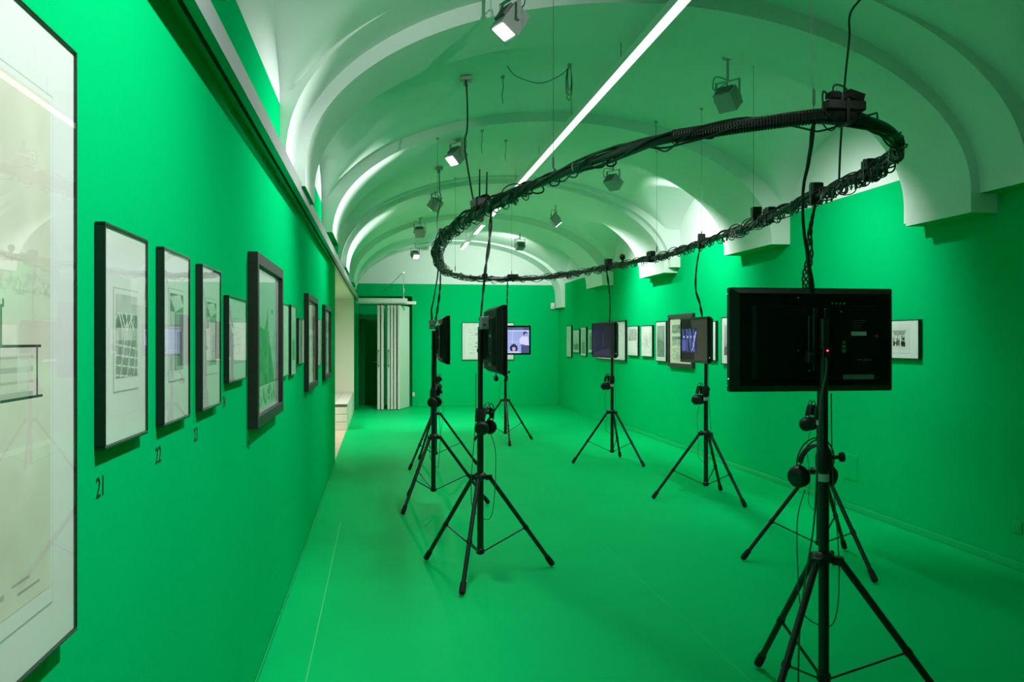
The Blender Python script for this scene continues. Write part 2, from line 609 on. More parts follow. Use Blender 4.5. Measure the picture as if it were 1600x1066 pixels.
# added fill light to brighten the niche, unseen behind the wall end
nl = thing('niche_fill_light', 'added unseen fill light in the niche ceiling behind the left wall end', 'lamp', (-1.75, 14.6, ZN))
m = MB(); m.lathe((0, 0, -.012), [(.11, 0), (.11, .012)], 20); m.build('trim_ring', 'white_plastic', nl)
m = MB(); m.lathe((0, 0, -.016), [(.08, 0), (.08, .004)], 20); m.build('diffuser', 'lens_on', nl)
ld = bpy.data.lights.new('bulb', 'AREA'); ld.energy = 75; ld.size = .25; ld.color = (1.0, 0.95, 0.82)
lob = bpy.data.objects.new('bulb', ld); COL.objects.link(lob); lob.parent = nl; lob.location = (0, 0, -.03)

# ------------------------------------------------------------------ ceiling light strip
ZS = 3.57
segs = [(4.2, 12.2, True), (12.2, 13.95, True), (13.95, 15.05, False), (15.05, 16.40, True), (16.40, 17.70, False), (17.70, 19.12, True)]
for i, (a, b, lit) in enumerate(segs):
    lab = ['long lit ceiling light strip running down the vault toward the viewer', 'second lit strip section, just behind the cable ring', 'unlit dark gap section before the small lit strip',
           'short lit strip section between the two unlit sections', 'unlit section before the farthest lit strip', 'farthest short lit light strip near the back wall'][i]
    r = thing('light_strip', lab, 'light', (1.79, a, ZS), 0, 'ceiling light strips')
    L = b - a - .01
    m = MB(); m.box(-.036, .036, 0, L, .006, .07); m.build('housing', 'aluminium', r)
    m = MB(); m.box(-.033, .033, .004, L - .004, -.002, .006); m.build('diffuser', 'strip' if lit else 'lens_off', r)
    m = MB()
    k = 0.4
    while k < L:
        m.cyl((0, k, .07), (0, k, .26), .003, seg=5); k += 1.7
    m.build('suspension', 'wire', r)
    if lit:
        ld = bpy.data.lights.new('tube', 'AREA'); ld.shape = 'RECTANGLE'; ld.size = .06; ld.size_y = L - .02
        ld.energy = STRIP_W * L; ld.spread = math.radians(115); ld.color = LAMP_COL
        lob = bpy.data.objects.new('tube', ld); COL.objects.link(lob); lob.parent = r; lob.location = (0, L / 2, -.004)


# ------------------------------------------------------------------ flood lamps
def flood(pos, aim, lit_lens, label, power=1.0, blend=1.0, size=115, ceil_z=None):
    p = Vector(pos)
    f = Vector(aim).normalized()
    rt = f.cross(Vector((0, 0, 1))).normalized()
    up = rt.cross(f).normalized()
    r = thing('flood_lamp', label, 'lamp', pos, 0, 'flood lamps on the vault')
    lo_ = pos
    # head: tapered box, open end along f
    m = MB(); m.obox(p + f * .0, rt, up, f, .078, .060, .078, 1.0, 1.08); m.build('housing', 'lamp_grey', r, local=lo_)
    m = MB()
    for k in range(7):
        m.obox(p + rt * (-.054 + .018 * k) + up * .066 - f * .02, rt, up, f, .004, .012, .045)
    m.obox(p - f * .082, rt, up, f, .06, .045, .008)
    m.build('cooling_fins', 'lamp_dark', r, local=lo_)
    m = MB(); m.obox(p + f * .080, rt, up, f, .060, .050, .003); m.build('lens', 'lens_on' if lit_lens else 'lens_off', r, local=lo_)
    # yoke
    top = p + Vector((0, 0, .15))
    m = MB()
    for s in (-1, 1):
        a = p + rt * (s * .104)
        b = a + Vector((0, 0, .14))
        d = (b - a).normalized()
        m.obox((a + b) / 2, rt, rt.cross(d), d, .003, .013, .075)
        m.lathe(a, [(.018, 0), (.018, .012)], 10, rt * s)
    m.obox(p + Vector((0, 0, .14)), rt, rt.cross(Vector((0, 0, 1))), (0, 0, 1), .107, .013, .003)
    m.build('yoke', 'lamp_grey', r, local=lo_)
    cz = ceil_z if ceil_z else p.z + .3
    m = MB(); m.cyl(p + Vector((0, 0, .14)), (p.x, p.y, cz), .011, seg=10); m.lathe((p.x, p.y, cz - .02), [(.035, 0), (.045, .01), (.045, .03)], 14)
    m.build('stem', 'lamp_grey', r, smooth=True, local=lo_)
    m = MB()
    a = p - f * .08
    m.tube(spline([a, a - f * .05 + rt * .05, a - rt * .09 + Vector((0, 0, .02)), a - rt * .08 + Vector((0, 0, .12)), (p.x, p.y, p.z + .15)], 6), .004, 6)
    m.build('power_lead', 'grey_cable', r, smooth=True, local=lo_)
    if power > 0:
        d = bpy.data.lights.new('bulb', 'SPOT')
        d.energy = SPOT_W * power
        d.spot_size = math.radians(size)
        d.spot_blend = blend
        d.shadow_soft_size = .035
        d.color = LAMP_COL
        lo2 = bpy.data.objects.new('bulb', d)
        COL.objects.link(lo2)
        lo2.parent = r
        lo2.location = f * .10
        lo2.rotation_euler = f.to_track_quat('-Z', 'Y').to_euler()
    return r


FL = [((0.76, 1.45, 3.45), (-1.28, .40, -1.8), True, 'flood lamp overhead behind the viewer lighting the left wall', 2.1, 106),
      ((2.70, -.50, 3.42), (-2.95, 5.9, -.45), True, 'flood lamp overhead behind the viewer on the right, aimed across the vault', 3.6, 40),
      ((0.767, 5.104, 3.45), (-1.28, -.50, -2.0), True, 'bright flood lamp at the very top of the picture, lens toward left wall', 1.5, 102),
      ((0.776, 8.90, 3.45), (-1.28, -.75, -1.5), True, 'lit flood lamp above the router end of the cable ring', 1.2, 108),
      ((0.762, 12.12, 3.45), (-1.28, .8, -1.6), True, 'dark-backed flood lamp in a square yoke left of the light strip', 1.2, 106),
      ((0.69, 15.25, 3.45), (0.3, .9, -1.5), True, 'small grey flood lamp seen from behind above the brightest far lamp', 3.2, 108),
      ((0.768, 19.3, 3.45), (0.35, -.9, -.8), True, 'farthest lit flood lamp over the folded partition', .7, 130),
      ((2.705, 6.47, 3.45), (1.55, 1.1, -2.1), True, 'large flood lamp seen from behind above the near side of the ring', 1.4, 106),
      ((2.768, 10.08, 3.45), (1.5, .85, -1.3), True, 'flood lamp seen from behind, hanging below the ring beside the strip', 1.75, 116),
      ((2.752, 13.46, 3.45), (1.4, -.1, -1.7), True, 'lit flood lamp right of the light strip, lens tipped downward', 1.9, 112),
      ((2.786, 17.2, 3.45), (-.5, 3.2, -.95), True, 'small flood lamp seen from behind over the far end of the ring', 2.0, 110)]
for pos, aim, lit, lab, pw, sz in FL:
    x = pos[0] - 1.82
    inrib = any(a - .05 < pos[1] < b + .05 for a, b in RIBS)
    cz = 2.60 + 1.155 * math.sqrt(1 - (x / 2.24) ** 2) if inrib else 2.60 + 1.25 * math.sqrt(1 - ((pos[0] - XC) / 2.43) ** 2)
    flood(pos, aim, lit, lab, pw, size=sz, ceil_z=cz + .012)

# ================================================================== PICTURES
class Canvas:
    def __init__(self, w, h, bg=(1, 1, 1)):
        self.w, self.h = w, h
        self.a = np.ones((h, w, 3)) * np.array(bg)
        self.y, self.x = np.mgrid[0:h, 0:w]
        self.x = (self.x + .5) / w
        self.y = (self.y + .5) / h          # 0 = top

    def put(self, mask, c, alpha=1.0):
        self.a[mask] = self.a[mask] * (1 - alpha) + np.array(c if hasattr(c, '__len__') else (c, c, c)) * alpha

    def rect(self, x0, y0, x1, y1, c, alpha=1.0):
        self.put((self.x >= x0) & (self.x <= x1) & (self.y >= y0) & (self.y <= y1), c, alpha)

    def ell(self, cx, cy, rx, ry, c, alpha=1.0):
        self.put(((self.x - cx) / rx) ** 2 + ((self.y - cy) / ry) ** 2 <= 1, c, alpha)

    def line(self, x0, y0, x1, y1, w, c, alpha=1.0):
        dx, dy = x1 - x0, y1 - y0
        L2 = dx * dx + dy * dy + 1e-9
        t = np.clip(((self.x - x0) * dx + (self.y - y0) * dy) / L2, 0, 1)
        d = np.hypot(self.x - x0 - t * dx, self.y - y0 - t * dy)
        self.put(d <= w, c, alpha)

    def poly(self, pts, c, alpha=1.0):
        ins = np.zeros(self.x.shape, bool)
        n = len(pts)
        for i in range(n):
            (xa, ya), (xb, yb) = pts[i], pts[(i + 1) % n]
            if ya == yb:
                continue
            cond = ((ya > self.y) != (yb > self.y)) & (self.x < (xb - xa) * (self.y - ya) / (yb - ya) + xa)
            ins ^= cond
        self.put(ins, c, alpha)

    def noise(self, cells, amp, seed, x0=0, y0=0, x1=1, y1=1):
        r = np.random.RandomState(seed)
        g = r.rand(cells + 1, cells + 1)
        fx, fy = self.x * cells, self.y * cells
        ix, iy = np.clip(fx.astype(int), 0, cells - 1), np.clip(fy.astype(int), 0, cells - 1)
        tx, ty = fx - ix, fy - iy
        v = g[iy, ix] * (1 - tx) * (1 - ty) + g[iy, ix + 1] * tx * (1 - ty) + g[iy + 1, ix] * (1 - tx) * ty + g[iy + 1, ix + 1] * tx * ty
        msk = (self.x >= x0) & (self.x <= x1) & (self.y >= y0) & (self.y <= y1)
        self.a[msk] = np.clip(self.a[msk] + ((v - .5) * 2 * amp)[msk][:, None], 0, 1)

    def scribble(self, n, seed, x0, y0, x1, y1, c, w=.006, ln=.1, alpha=.8):
        r = random.Random(seed)
        for _ in range(n):
            a, b = r.uniform(x0, x1), r.uniform(y0, y1)
            t = r.uniform(0, PI)
            self.line(a, b, min(x1, max(x0, a + math.cos(t) * r.uniform(.3, 1) * ln)), min(y1, max(y0, b + math.sin(t) * r.uniform(.3, 1) * ln)), w, c, alpha)


def art_building(seed, W=44, H=80):
    c = Canvas(W, H, (.62, .64, .63))
    r = random.Random(seed)
    c.noise(6, .12, seed)
    c.rect(0, .24, 1, .40, (.22, .26, .24)); c.noise(14, .10, seed + 1, 0, .24, 1, .40)
    for k in range(9):
        x = r.uniform(0, 1); c.line(x, .22, x + r.uniform(-.25, .25), .42, .014, (.85, .87, .86))
    c.rect(0, .55, 1, 1, (.34, .38, .36)); c.noise(8, .10, seed + 2, 0, .5, 1, 1)
    for k in range(4):
        c.line(0, .60 + .12 * k, 1, .66 + .12 * k, .010, (.75, .78, .76))
        c.line(.1 + .3 * k, .52, -.1 + .3 * k, 1, .014, (.72, .75, .73))
    return c


def art_ceiling(seed, W=40, H=80):
    c = Canvas(W, H, (.45, .47, .46))
    c.noise(5, .08, seed)
    c.rect(0, 0, 1, .24, (.20, .23, .21))
    c.poly([(0, .05), (.75, .0), (1, .15), (.35, .24)], (.78, .80, .79))
    for k in range(5):
        c.line(.08 + .17 * k, .05, .35 + .15 * k, .22, .014, (.35, .36, .36))
    c.rect(.0, .24, .35, 1, (.62, .64, .63)); c.rect(.35, .26, 1, .5, (.33, .35, .34)); c.rect(.5, .5, .9, .95, (.22, .23, .23))
    c.line(.35, .24, .35, 1, .02, (.2, .2, .2))
    return c


def art_sketch(seed, W=56, H=64, ink=.35):
    c = Canvas(W, H, (.84, .85, .83))
    c.noise(5, .05, seed)
    c.scribble(60, seed, .05, .1, .95, .7, (ink,) * 3, .008, .25, .55)
    c.scribble(30, seed + 1, .2, .3, .8, .95, (ink * .8,) * 3, .008, .18, .6)
    for k in range(6):
        c.line(.5, .45, .1 + .16 * k, .98, .006, (.45, .45, .45), .7)
    return c


def art_halfphoto(seed):
    c = Canvas(48, 64, (.86, .87, .87))
    c.rect(0, .0, 1, .52, (.42, .43, .42)); c.noise(14, .17, seed, 0, 0, 1, .52); c.noise(24, .12, seed + 3, 0, 0, 1, .52)
    return c


def art_skyline(seed, W=44, H=76, hor=.55, sky=.70, gnd=.25):
    c = Canvas(W, H, (sky,) * 3)
    c.a *= (1 - .35 * c.y)[:, :, None] * np.ones(3)
    c.noise(5, .05, seed)
    r = random.Random(seed)
    c.rect(0, hor, 1, 1, (gnd,) * 3)
    for k in range(9):
        x = r.uniform(.05, .9); h_ = r.uniform(.04, .14)
        c.poly([(x - .06, hor + .02), (x, hor - h_), (x + .06, hor + .02)], (gnd * .7,) * 3)
    c.noise(10, .08, seed + 1, 0, hor, 1, 1)
    for k in range(8):
        c.line(0, hor + .05 + .05 * k, 1, hor + .04 + .05 * k, .006, (gnd * 1.6,) * 3, .5)
    return c


def art_facade(seed):
    c = Canvas(90, 130, (.72, .70, .58))
    r = random.Random(seed)
    c.noise(6, .04, seed)
    c.rect(.08, .12, .98, .32, (.28, .29, .27)); c.noise(26, .22, seed + 1, .08, .12, .98, .32)
    c.rect(.08, .40, .55, .62, (.48, .48, .42)); c.rect(.08, .40, .60, .47, (.2, .21, .2)); c.noise(28, .2, seed + 2, .08, .40, .55, .80)
    c.rect(.58, .40, .98, .70, (.35, .36, .33)); c.noise(24, .18, seed + 3, .58, .40, .98, .70)
    for k in range(3):
        for q in range(4):
            c.rect(.62 + .1 * q, .44 + .09 * k, .68 + .1 * q, .50 + .09 * k, (.7, .69, .6))
    c.scribble(80, seed + 4, .08, .62, .55, .96, (.3, .3, .28), .006, .12, .6)
    c.rect(.5, .86, .75, .92, (.12, .13, .12)); c.scribble(60, seed + 6, .1, .8, .95, .96, (.35, .35, .3), .006, .1, .6)
    return c


def art_tower(seed):
    c = Canvas(80, 116, (.55, .60, .62))
    c.a *= (1.05 - .25 * c.y)[:, :, None] * np.ones(3)
    for k in range(40):
        c.line(0, k / 40., 1, k / 40. - .01, .003, (.50, .56, .60), .6)
    c.poly([(0, .38), (.35, .42), (.48, .30), (.52, .42), (.62, .55), (.80, .83), (.0, .83)], (.16, .19, .16))
    c.poly([(.44, .42), (.485, .22), (.53, .42)], (.18, .2, .18))
    c.ell(.70, .27, .05, .02, (.2, .22, .2)); c.line(.70, .22, .70, .34, .006, (.2, .22, .2))
    c.line(.02, .12, .18, .40, .01, (.2, .22, .22)); c.line(.0, .2, .18, .40, .006, (.2, .22, .22))
    c.noise(14, .10, seed, 0, .38, 1, .83); c.noise(30, .08, seed + 1, 0, .38, 1, .83)
    c.rect(0, .83, 1, .835, (.1, .1, .1)); c.rect(0, .837, 1, 1, (.62, .66, .62)); c.scribble(40, seed, .02, .85, .85, .97, (.12, .14, .12), .012, .08)
    return c


def art_group(seed):
    c = Canvas(64, 80, (.70, .73, .71))
    c.rect(.0, .0, 1, 1, (.72, .75, .73))
    c.poly([(.10, .16), (.88, .16), (.76, .36), (.20, .36)], (.34, .36, .35)); c.noise(30, .08, seed, .1, .16, .9, .36)
    r = random.Random(seed)
    for k in range(11):
        x = r.uniform(.16, .78)
        h_ = r.uniform(.40, .52)
        c.rect(x - .035, h_, x + .035, .84, (.03, .03, .03)); c.ell(x, h_ - .02, .028, .028, (.2, .2, .2))
    c.rect(.14, .68, .34, .74, (.02, .02, .02)); c.rect(.58, .66, .82, .86, (.02, .02, .02))
    for k in range(7):
        c.line(r.uniform(.15, .8), .42, r.uniform(.15, .8), .62, .012, (.72, .75, .73))
        c.rect(.2 + .08 * k, .80, .225 + .08 * k, .88, (.6, .63, .6))
    return c


def art_doc(seed):
    c = Canvas(80, 60, (.84, .85, .82))
    c.noise(5, .02, seed)
    for k in range(9):
        c.scribble(6, seed + k, .08, .12 + .09 * k, .36, .14 + .09 * k, (.5, .5, .5), .006, .05)
    for k, (x, y) in enumerate(((.25, .28), (.26, .55), (.24, .66))):
        c.ell(x, y, .03, .03, (.35, .35, .35), .7)
    c.rect(.15, .18, .36, .19, (.6, .6, .6)); c.scribble(30, 77, .5, .2, .9, .8, (.55, .55, .53), .006, .1)
    return c


def art_big(seed):
    c = Canvas(90, 190, (.72, .72, .62))
    c.noise(7, .05, seed); c.noise(16, .03, seed + 1); c.noise(40, .015, seed + 2)
    c.scribble(50, 3, .55, .36, 1, .40, (.5, .5, .45), .004, .08, .35)
    c.line(0, .70, 1, .70, .003, (.82, .82, .74), .8); c.line(0, .305, 1, .35, .003, (.60, .60, .52), .7)
    # ruled panel with dark rods
    c.rect(.0, .50, .86, .60, (.64, .65, .58), .8)
    for k in range(15):
        c.line(.0, .503 + .0068 * k, .88, .503 + .0068 * k, .0012, (.42, .43, .40), .8)
    c.rect(.68, .500, .93, .504, (.03, .05, .04)); c.rect(.68, .600, .94, .6045, (.03, .04, .04)); c.rect(.90, .50, .912, .60, (.10, .12, .11)); c.rect(.78, .515, .87, .585, (.76, .77, .72), .6)
    c.line(.69, .42, .66, .62, .006, (.12, .22, .15)); c.line(.66, .62, .66, .68, .008, (.2, .22, .2))
    c.scribble(26, 9, .38, .535, .66, .565, (.06, .07, .06), .010, .06, .9)
    c.rect(.55, .955, .70, .962, (.35, .36, .32), .7); c.rect(.75, .945, .86, .951, (.35, .36, .32), .7); c.line(.2, .985, .99, .968, .0015, (.4, .42, .36))
    return c


def print_mesh(name, canvas, u0, u1, v0, v1, to3d, mat, parent, local):
    """flat printed sheet: a grid with one colour per face corner"""
    w, h = canvas.w, canvas.h
    V = [to3d(u0 + (u1 - u0) * i / w, v1 + (v0 - v1) * j / h) for j in range(h + 1) for i in range(w + 1)]
    V = [(p[0] - local[0], p[1] - local[1], p[2] - local[2]) for p in V]
    F = []
    for j in range(h):
        for i in range(w):
            a = j * (w + 1) + i
            F.append((a, a + w + 1, a + w + 2, a + 1))
    me = bpy.data.meshes.new(name)
    me.from_pydata(V, [], F)
    ca = me.color_attributes.new('print', 'FLOAT_COLOR', 'CORNER')
    rgba = np.ones((h * w, 4, 4), dtype=np.float32)
    rgba[:, :, :3] = canvas.a.reshape(-1, 1, 3)
    ca.data.foreach_set('color', rgba.reshape(-1))
    me.materials.append(M[mat])
    o = bpy.data.objects.new(name, me)
    COL.objects.link(o)
    o.parent = parent
    return o


def picture(wall, s0, s1, z0, z1, depth, fw, label, art, win=None, fmat='frame_black', mat='mat_board', group=None, recess=.0012):
    """wall: 'L','R' (s along Y) or 'B' (s along X). win = print area as fractions (s0,s1,z0,z1) of the opening"""
    if wall == 'L':
        P = lambda s, d, z: (XL + d, s, z)
    elif wall == 'R':
        P = lambda s, d, z: (XR - d, s, z)
    else:
        P = lambda s, d, z: (s, YB - d, z)
    base = P((s0 + s1) / 2, 0.0, z0)
    r = thing('framed_picture', label, 'picture', base, 0, group)

    def bx(mb, sa, sb, da, db, za, zb):
        p, q = P(sa, da, za), P(sb, db, zb)
        mb.bbox(min(p[0], q[0]), max(p[0], q[0]), min(p[1], q[1]), max(p[1], q[1]), za, zb, .0012)
    m = MB()
    bx(m, s0, s1, .001, depth, z1 - fw, z1); bx(m, s0, s1, .001, depth, z0, z0 + fw)
    bx(m, s0, s0 + fw, .001, depth, z0 + fw, z1 - fw); bx(m, s1 - fw, s1, .001, depth, z0 + fw, z1 - fw)
    m.build('frame', fmat, r, local=base)
    a0, a1, b0, b1 = s0 + fw, s1 - fw, z0 + fw, z1 - fw
    dm = depth - recess - .0035
    m = MB(); bx(m, a0, a1, .003, dm, b0, b1); m.build('mat_board', mat, r, local=base)
    if art is not None:
        ws, wz = a1 - a0, b1 - b0
        w = win or (.0, 1., .0, 1.)
        u0, u1, v0, v1 = a0 + ws * w[0], a0 + ws * w[1], b0 + wz * w[2], b0 + wz * w[3]
        if win:
            e = .006
            m = MB()
            bx(m, u0 - e * 2.2, u1 + e * 2.2, dm, dm + .0006, v0 - e * 5, v1 + e * 2.2)
            m.build('mat_window', 'mat_bevel', r, local=base)
            m = MB()
            bx(m, u0 - e * 1.7, u1 + e * 1.7, dm + .0006, dm + .0012, v0 - e * 4.5, v1 + e * 1.7)
            m.build('mount_sheet', mat, r, local=base)
        flip = (wall == 'R')
        t3 = (lambda u, v: P(u0 + u1 - u if flip else u, dm + .0017, v))
        print_mesh('print', art, u0, u1, v0, v1, t3, 'art', r, base)
    m = MB(); bx(m, a0 - .001, a1 + .001, depth - recess - .0015, depth - recess, b0 - .001, b1 + .001)
    m.build('glass_pane', 'glass', r, local=base)
    return r


GL_, GR_ = 'pictures along the left wall', 'pictures along the right wall'
picture('L', 0.80, 1.62, 1.04, 2.057, .030, .0045, 'very large pale framed sheet cut off at the left picture edge', art_big(5), (.14, .86, .105, .885), mat='mat_board', group=GL_)
picture('L', 1.806, 2.125, 1.333, 1.785, .021, .006, 'tall black-framed building print above the number 21', art_building(1), (.24, .76, .30, .70), group=GL_)
picture('L', 2.277, 2.58, 1.332, 1.786, .021, .006, 'tall black-framed interior print above the number 22', art_ceiling(2), (.24, .76, .30, .76), group=GL_)
picture('L', 2.747, 3.06, 1.332, 1.784, .022, .006, 'tall black-framed print above the number 23', art_ceiling(3), (.26, .78, .30, .76), group=GL_)
picture('L', 3.225, 3.65, 1.394, 1.713, .020, .006, 'small black-framed drawing above the number 24', art_sketch(4), (.36, .74, .30, .72), group=GL_)
picture('L', 3.80, 4.79, 1.171, 1.929, .042, .05, 'large dark wooden frame with tower print, biggest of the near left row', art_tower(6), (.03, .97, .03, .97), 'frame_wood', group=GL_, recess=.018)
picture('L', 4.87, 5.31, 1.343, 1.76, .020, .006, 'thin black-framed sheet just beyond the large dark tower picture', art_sketch(7, ink=.5), (.3, .7, .3, .72), group=GL_)
picture('L', 5.43, 5.77, 1.334, 1.769, .020, .006, 'second thin black-framed sheet beyond the large dark tower picture', art_skyline(8), (.25, .8, .2, .8), group=GL_)
picture('L', 5.96, 6.37, 1.392, 1.70, .018, .006, 'small short frame left of the mid-wall dark wooden frame', art_sketch(9), (.35, .75, .3, .72), group=GL_)
picture('L', 6.55, 7.55, 1.167, 1.90, .034, .045, 'dark wooden frame with pale sheet in the middle of the left wall', art_facade(10), (.06, .94, .06, .94), 'frame_wood', group=GL_, recess=.016)
picture('L', 7.82, 8.24, 1.324, 1.745, .016, .006, 'narrow frame between the two farther dark wooden frames', art_sketch(11), (.3, .75, .3, .72), group=GL_)
picture('L', 8.54, 9.54, 1.159, 1.897, .034, .045, 'last dark wooden frame on the left wall, beside the niche', art_facade(12), (.06, .94, .06, .94), 'frame_wood', group=GL_, recess=.016)

picture('R', 18.91, 19.43, 1.163, 1.885, .035, .014, 'tall narrow pale picture nearest the back corner on the right wall', art_sketch(21, ink=.6), (.1, .9, .5, .8), group=GR_)
picture('R', 18.13, 18.76, 1.275, 1.788, .035, .014, 'second picture from the back corner on the right wall, pine trees', art_skyline(22, hor=.7, sky=.8), (.08, .92, .1, .92), group=GR_)
picture('R', 17.51, 18.00, 1.212, 1.833, .035, .014, 'third narrow picture from the back corner on the right wall', art_skyline(23, sky=.62), (.16, .84, .08, .92), group=GR_)
picture('R', 16.72, 17.33, 1.289, 1.78, .035, .014, 'picture half hidden behind the dark-screened monitor, left of it', art_skyline(24, hor=.3, sky=.4), (.12, .88, .12, .88), group=GR_)
picture('R', 14.60, 16.64, 1.171, 1.905, .035, .03, 'wide black frame directly behind the dark-screened monitor', art_sketch(25, 120, 50, .55), (.06, .94, .1, .9), group=GR_)
picture('R', 13.86, 14.47, 1.285, 1.794, .035, .012, 'picture with grey photo above blank paper, right of the wide frame', art_halfphoto(26), (.1, .9, .12, .92), group=GR_)
picture('R', 13.09, 13.69, 1.284, 1.792, .035, .012, 'pencil sketch with radiating lines in a thin black frame', art_sketch(27, 64, 72, .3), (.05, .95, .05, .95), group=GR_)
picture('R', 12.43, 12.92, 1.227, 1.842, .035, .012, 'narrow frame with green-grey ship photo left of the big dark frame', art_skyline(28, hor=.5, sky=.36, gnd=.2), (.12, .88, .1, .9), group=GR_)
picture('R', 11.30, 12.33, 1.165, 1.925, .045, .055, 'big dark wooden frame with street facades behind the blue-screened monitor', art_facade(29), (.03, .97, .03, .97), 'frame_wood', 'mat_cream', group=GR_, recess=.018)
picture('R', 10.49, 11.02, 1.284, 1.80, .035, .012, 'narrow picture peeking out right of the blue-screened monitor', art_skyline(30), (.2, .8, .15, .85), group=GR_)
picture('R', 9.72, 10.31, 1.251, 1.84, .035, .012, 'picture at the left edge of the nearest monitor on the right wall', art_skyline(31, hor=.75, sky=.5, gnd=.12), (.13, .87, .18, .84), group=GR_)
picture('R', 6.295, 6.80, 1.398, 1.718, .035, .006, 'last picture on the right, group photo beside the nearest monitor', art_group(32), (.26, .76, .22, .84), group=GR_)
picture('B', 1.915, 3.165, 1.08, 1.972, .03, .012, 'wide pale document sheet framed on the back wall', art_doc(40), (.05, .95, .05, .95))


# wall numbers
def wall_text(txt, y, z, hgt):
    cu = bpy.data.curves.new('number', 'FONT')
    cu.body = txt
    cu.size = hgt / .73
    cu.extrude = .0004
    tmp = bpy.data.objects.new('tmp', cu)
    COL.objects.link(tmp)
    bpy.context.view_layer.update()
    dg = bpy.context.evaluated_depsgraph_get()
    me = bpy.data.meshes.new_from_object(tmp.evaluated_get(dg))
    bpy.data.objects.remove(tmp)
    me.materials.clear()
    me.materials.append(M['vinyl_black'])
    me.name = 'wall_number'
    o = bpy.data.objects.new('wall_number', me)
    COL.objects.link(o)
    o.location = (XL + .0008, y, z)
    o.rotation_euler = (PI / 2, 0, PI / 2)
    return o


for txt, y, z, lab in (('21', 1.815, 1.236, 'largest-looking black wall number 21 under the tall building print'), ('22', 2.272, 1.240, 'black wall number 22 under the interior print'),
                       ('23', 2.722, 1.243, 'black wall number 23 under the third tall print, left of the small drawing'), ('24', 3.205, 1.310, 'black wall number 24 under the small drawing'),
                       ('25', 3.80, 1.085, 'black wall number 25 under the large dark tower picture')):
    tag(wall_text(txt, y, z, .043), lab, 'number', 'wall numbers')

# ================================================================== MONITORS, STANDS, HEADPHONES
TV_W, TV_H = 0.74, 0.44


def scr_video():
    c = Canvas(96, 56, (.36, .45, .82))
    c.noise(5, .04, 3)
    c.rect(0, 0, 1, .10, (.10, .13, .24)); c.rect(.1, .0, .5, .07, (.30, .38, .62)); c.noise(12, .06, 4, 0, 0, 1, .12)
    c.rect(0, .13, 1, .16, (.62, .70, .98)); c.rect(.62, .2, .635, .62, (.60, .68, .95)); c.rect(.2, .55, .78, .565, (.55, .63, .92)); c.rect(.25, .2, .265, .7, (.30, .40, .75))
    c.poly([(.78, .45), (.84, .36), (.97, .36), (1, .7), (.80, .72)], (.72, .70, .98)); c.ell(.91, .24, .045, .08, (.04, .05, .10)); c.ell(.925, .28, .028, .05, (.45, .40, .55))
    c.rect(.82, .70, 1, 1, (.08, .10, .22)); c.rect(.80, .66, .90, .72, (.10, .18, .75))
    c.ell(.66, .82, .085, .17, (.03, .03, .08)); c.ell(.66, .84, .04, .08, (.55, .45, .58)); c.poly([(.5, 1), (.58, .93), (.74, .93), (.82, 1)], (.60, .62, .92))
    c.rect(.30, .88, .55, .90, (.85, .85, .9)); c.ell(.15, .75, .09, .2, (.55, .6, .9)); c.ell(.14, .5, .04, .07, (.1, .1, .2))
    return c


def scr_dark():
    c = Canvas(80, 46, (.004, .006, .010))  # blank screen; the bluish patches are room reflections drawn into its colour
    c.rect(.0, .0, .62, 1, (.007, .012, .026)); c.rect(.48, .28, .56, .7, (.02, .028, .04)); c.rect(.62, .05, .9, .95, (.010, .013, .020))
    c.poly([(0, 1), (.1, .9), (.3, .86), (.5, .8), (.8, .78), (.85, 1)], (.022, .028, .06)); c.scribble(12, 4, .02, .4, .2, .7, (.03, .04, .06), .006, .1)
    return c


def scr_blue():
    c = Canvas(80, 56, (.004, .005, .005))
    c.rect(.62, 0, 1, 1, (.034, .042, .030)); c.poly([(.38, 0), (.62, 0), (.62, .2), (.42, .2)], (.03, .038, .028)); c.rect(.52, .8, .63, 1, (.034, .042, .030))
    c.rect(.0, .21, .62, .82, (.012, .018, .075))
    for k, x in enumerate((.06, .2, .34, .48)):
        c.line(x, .22, x + .06, .8, .012, (.10, .14, .40)); c.ell(x + .05, .42, .03, .03, (.4, .5, .95))
    c.line(.58, .3, .46, .74, .022, (.34, .40, .80)); c.line(.26, .25, .42, .8, .010, (.14, .18, .45)); c.rect(.02, .5, .2, .76, (.08, .10, .34)); c.line(.35, .22, .5, .8, .008, (.15, .2, .5))
    c.rect(.0, .80, .6, .82, (.01, .01, .02))
    return c


def tv_front():
    m = MB()
    w, h_ = TV_W / 2, TV_H
    b = .026
    m.bbox(-w, w, -.022, .012, 0, b, .004); m.bbox(-w, w, -.022, .012, h_ - b, h_, .004)
    m.bbox(-w, -w + b, -.022, .012, b, h_ - b, .004); m.bbox(w - b, w, -.022, .012, b, h_ - b, .004)
    return m


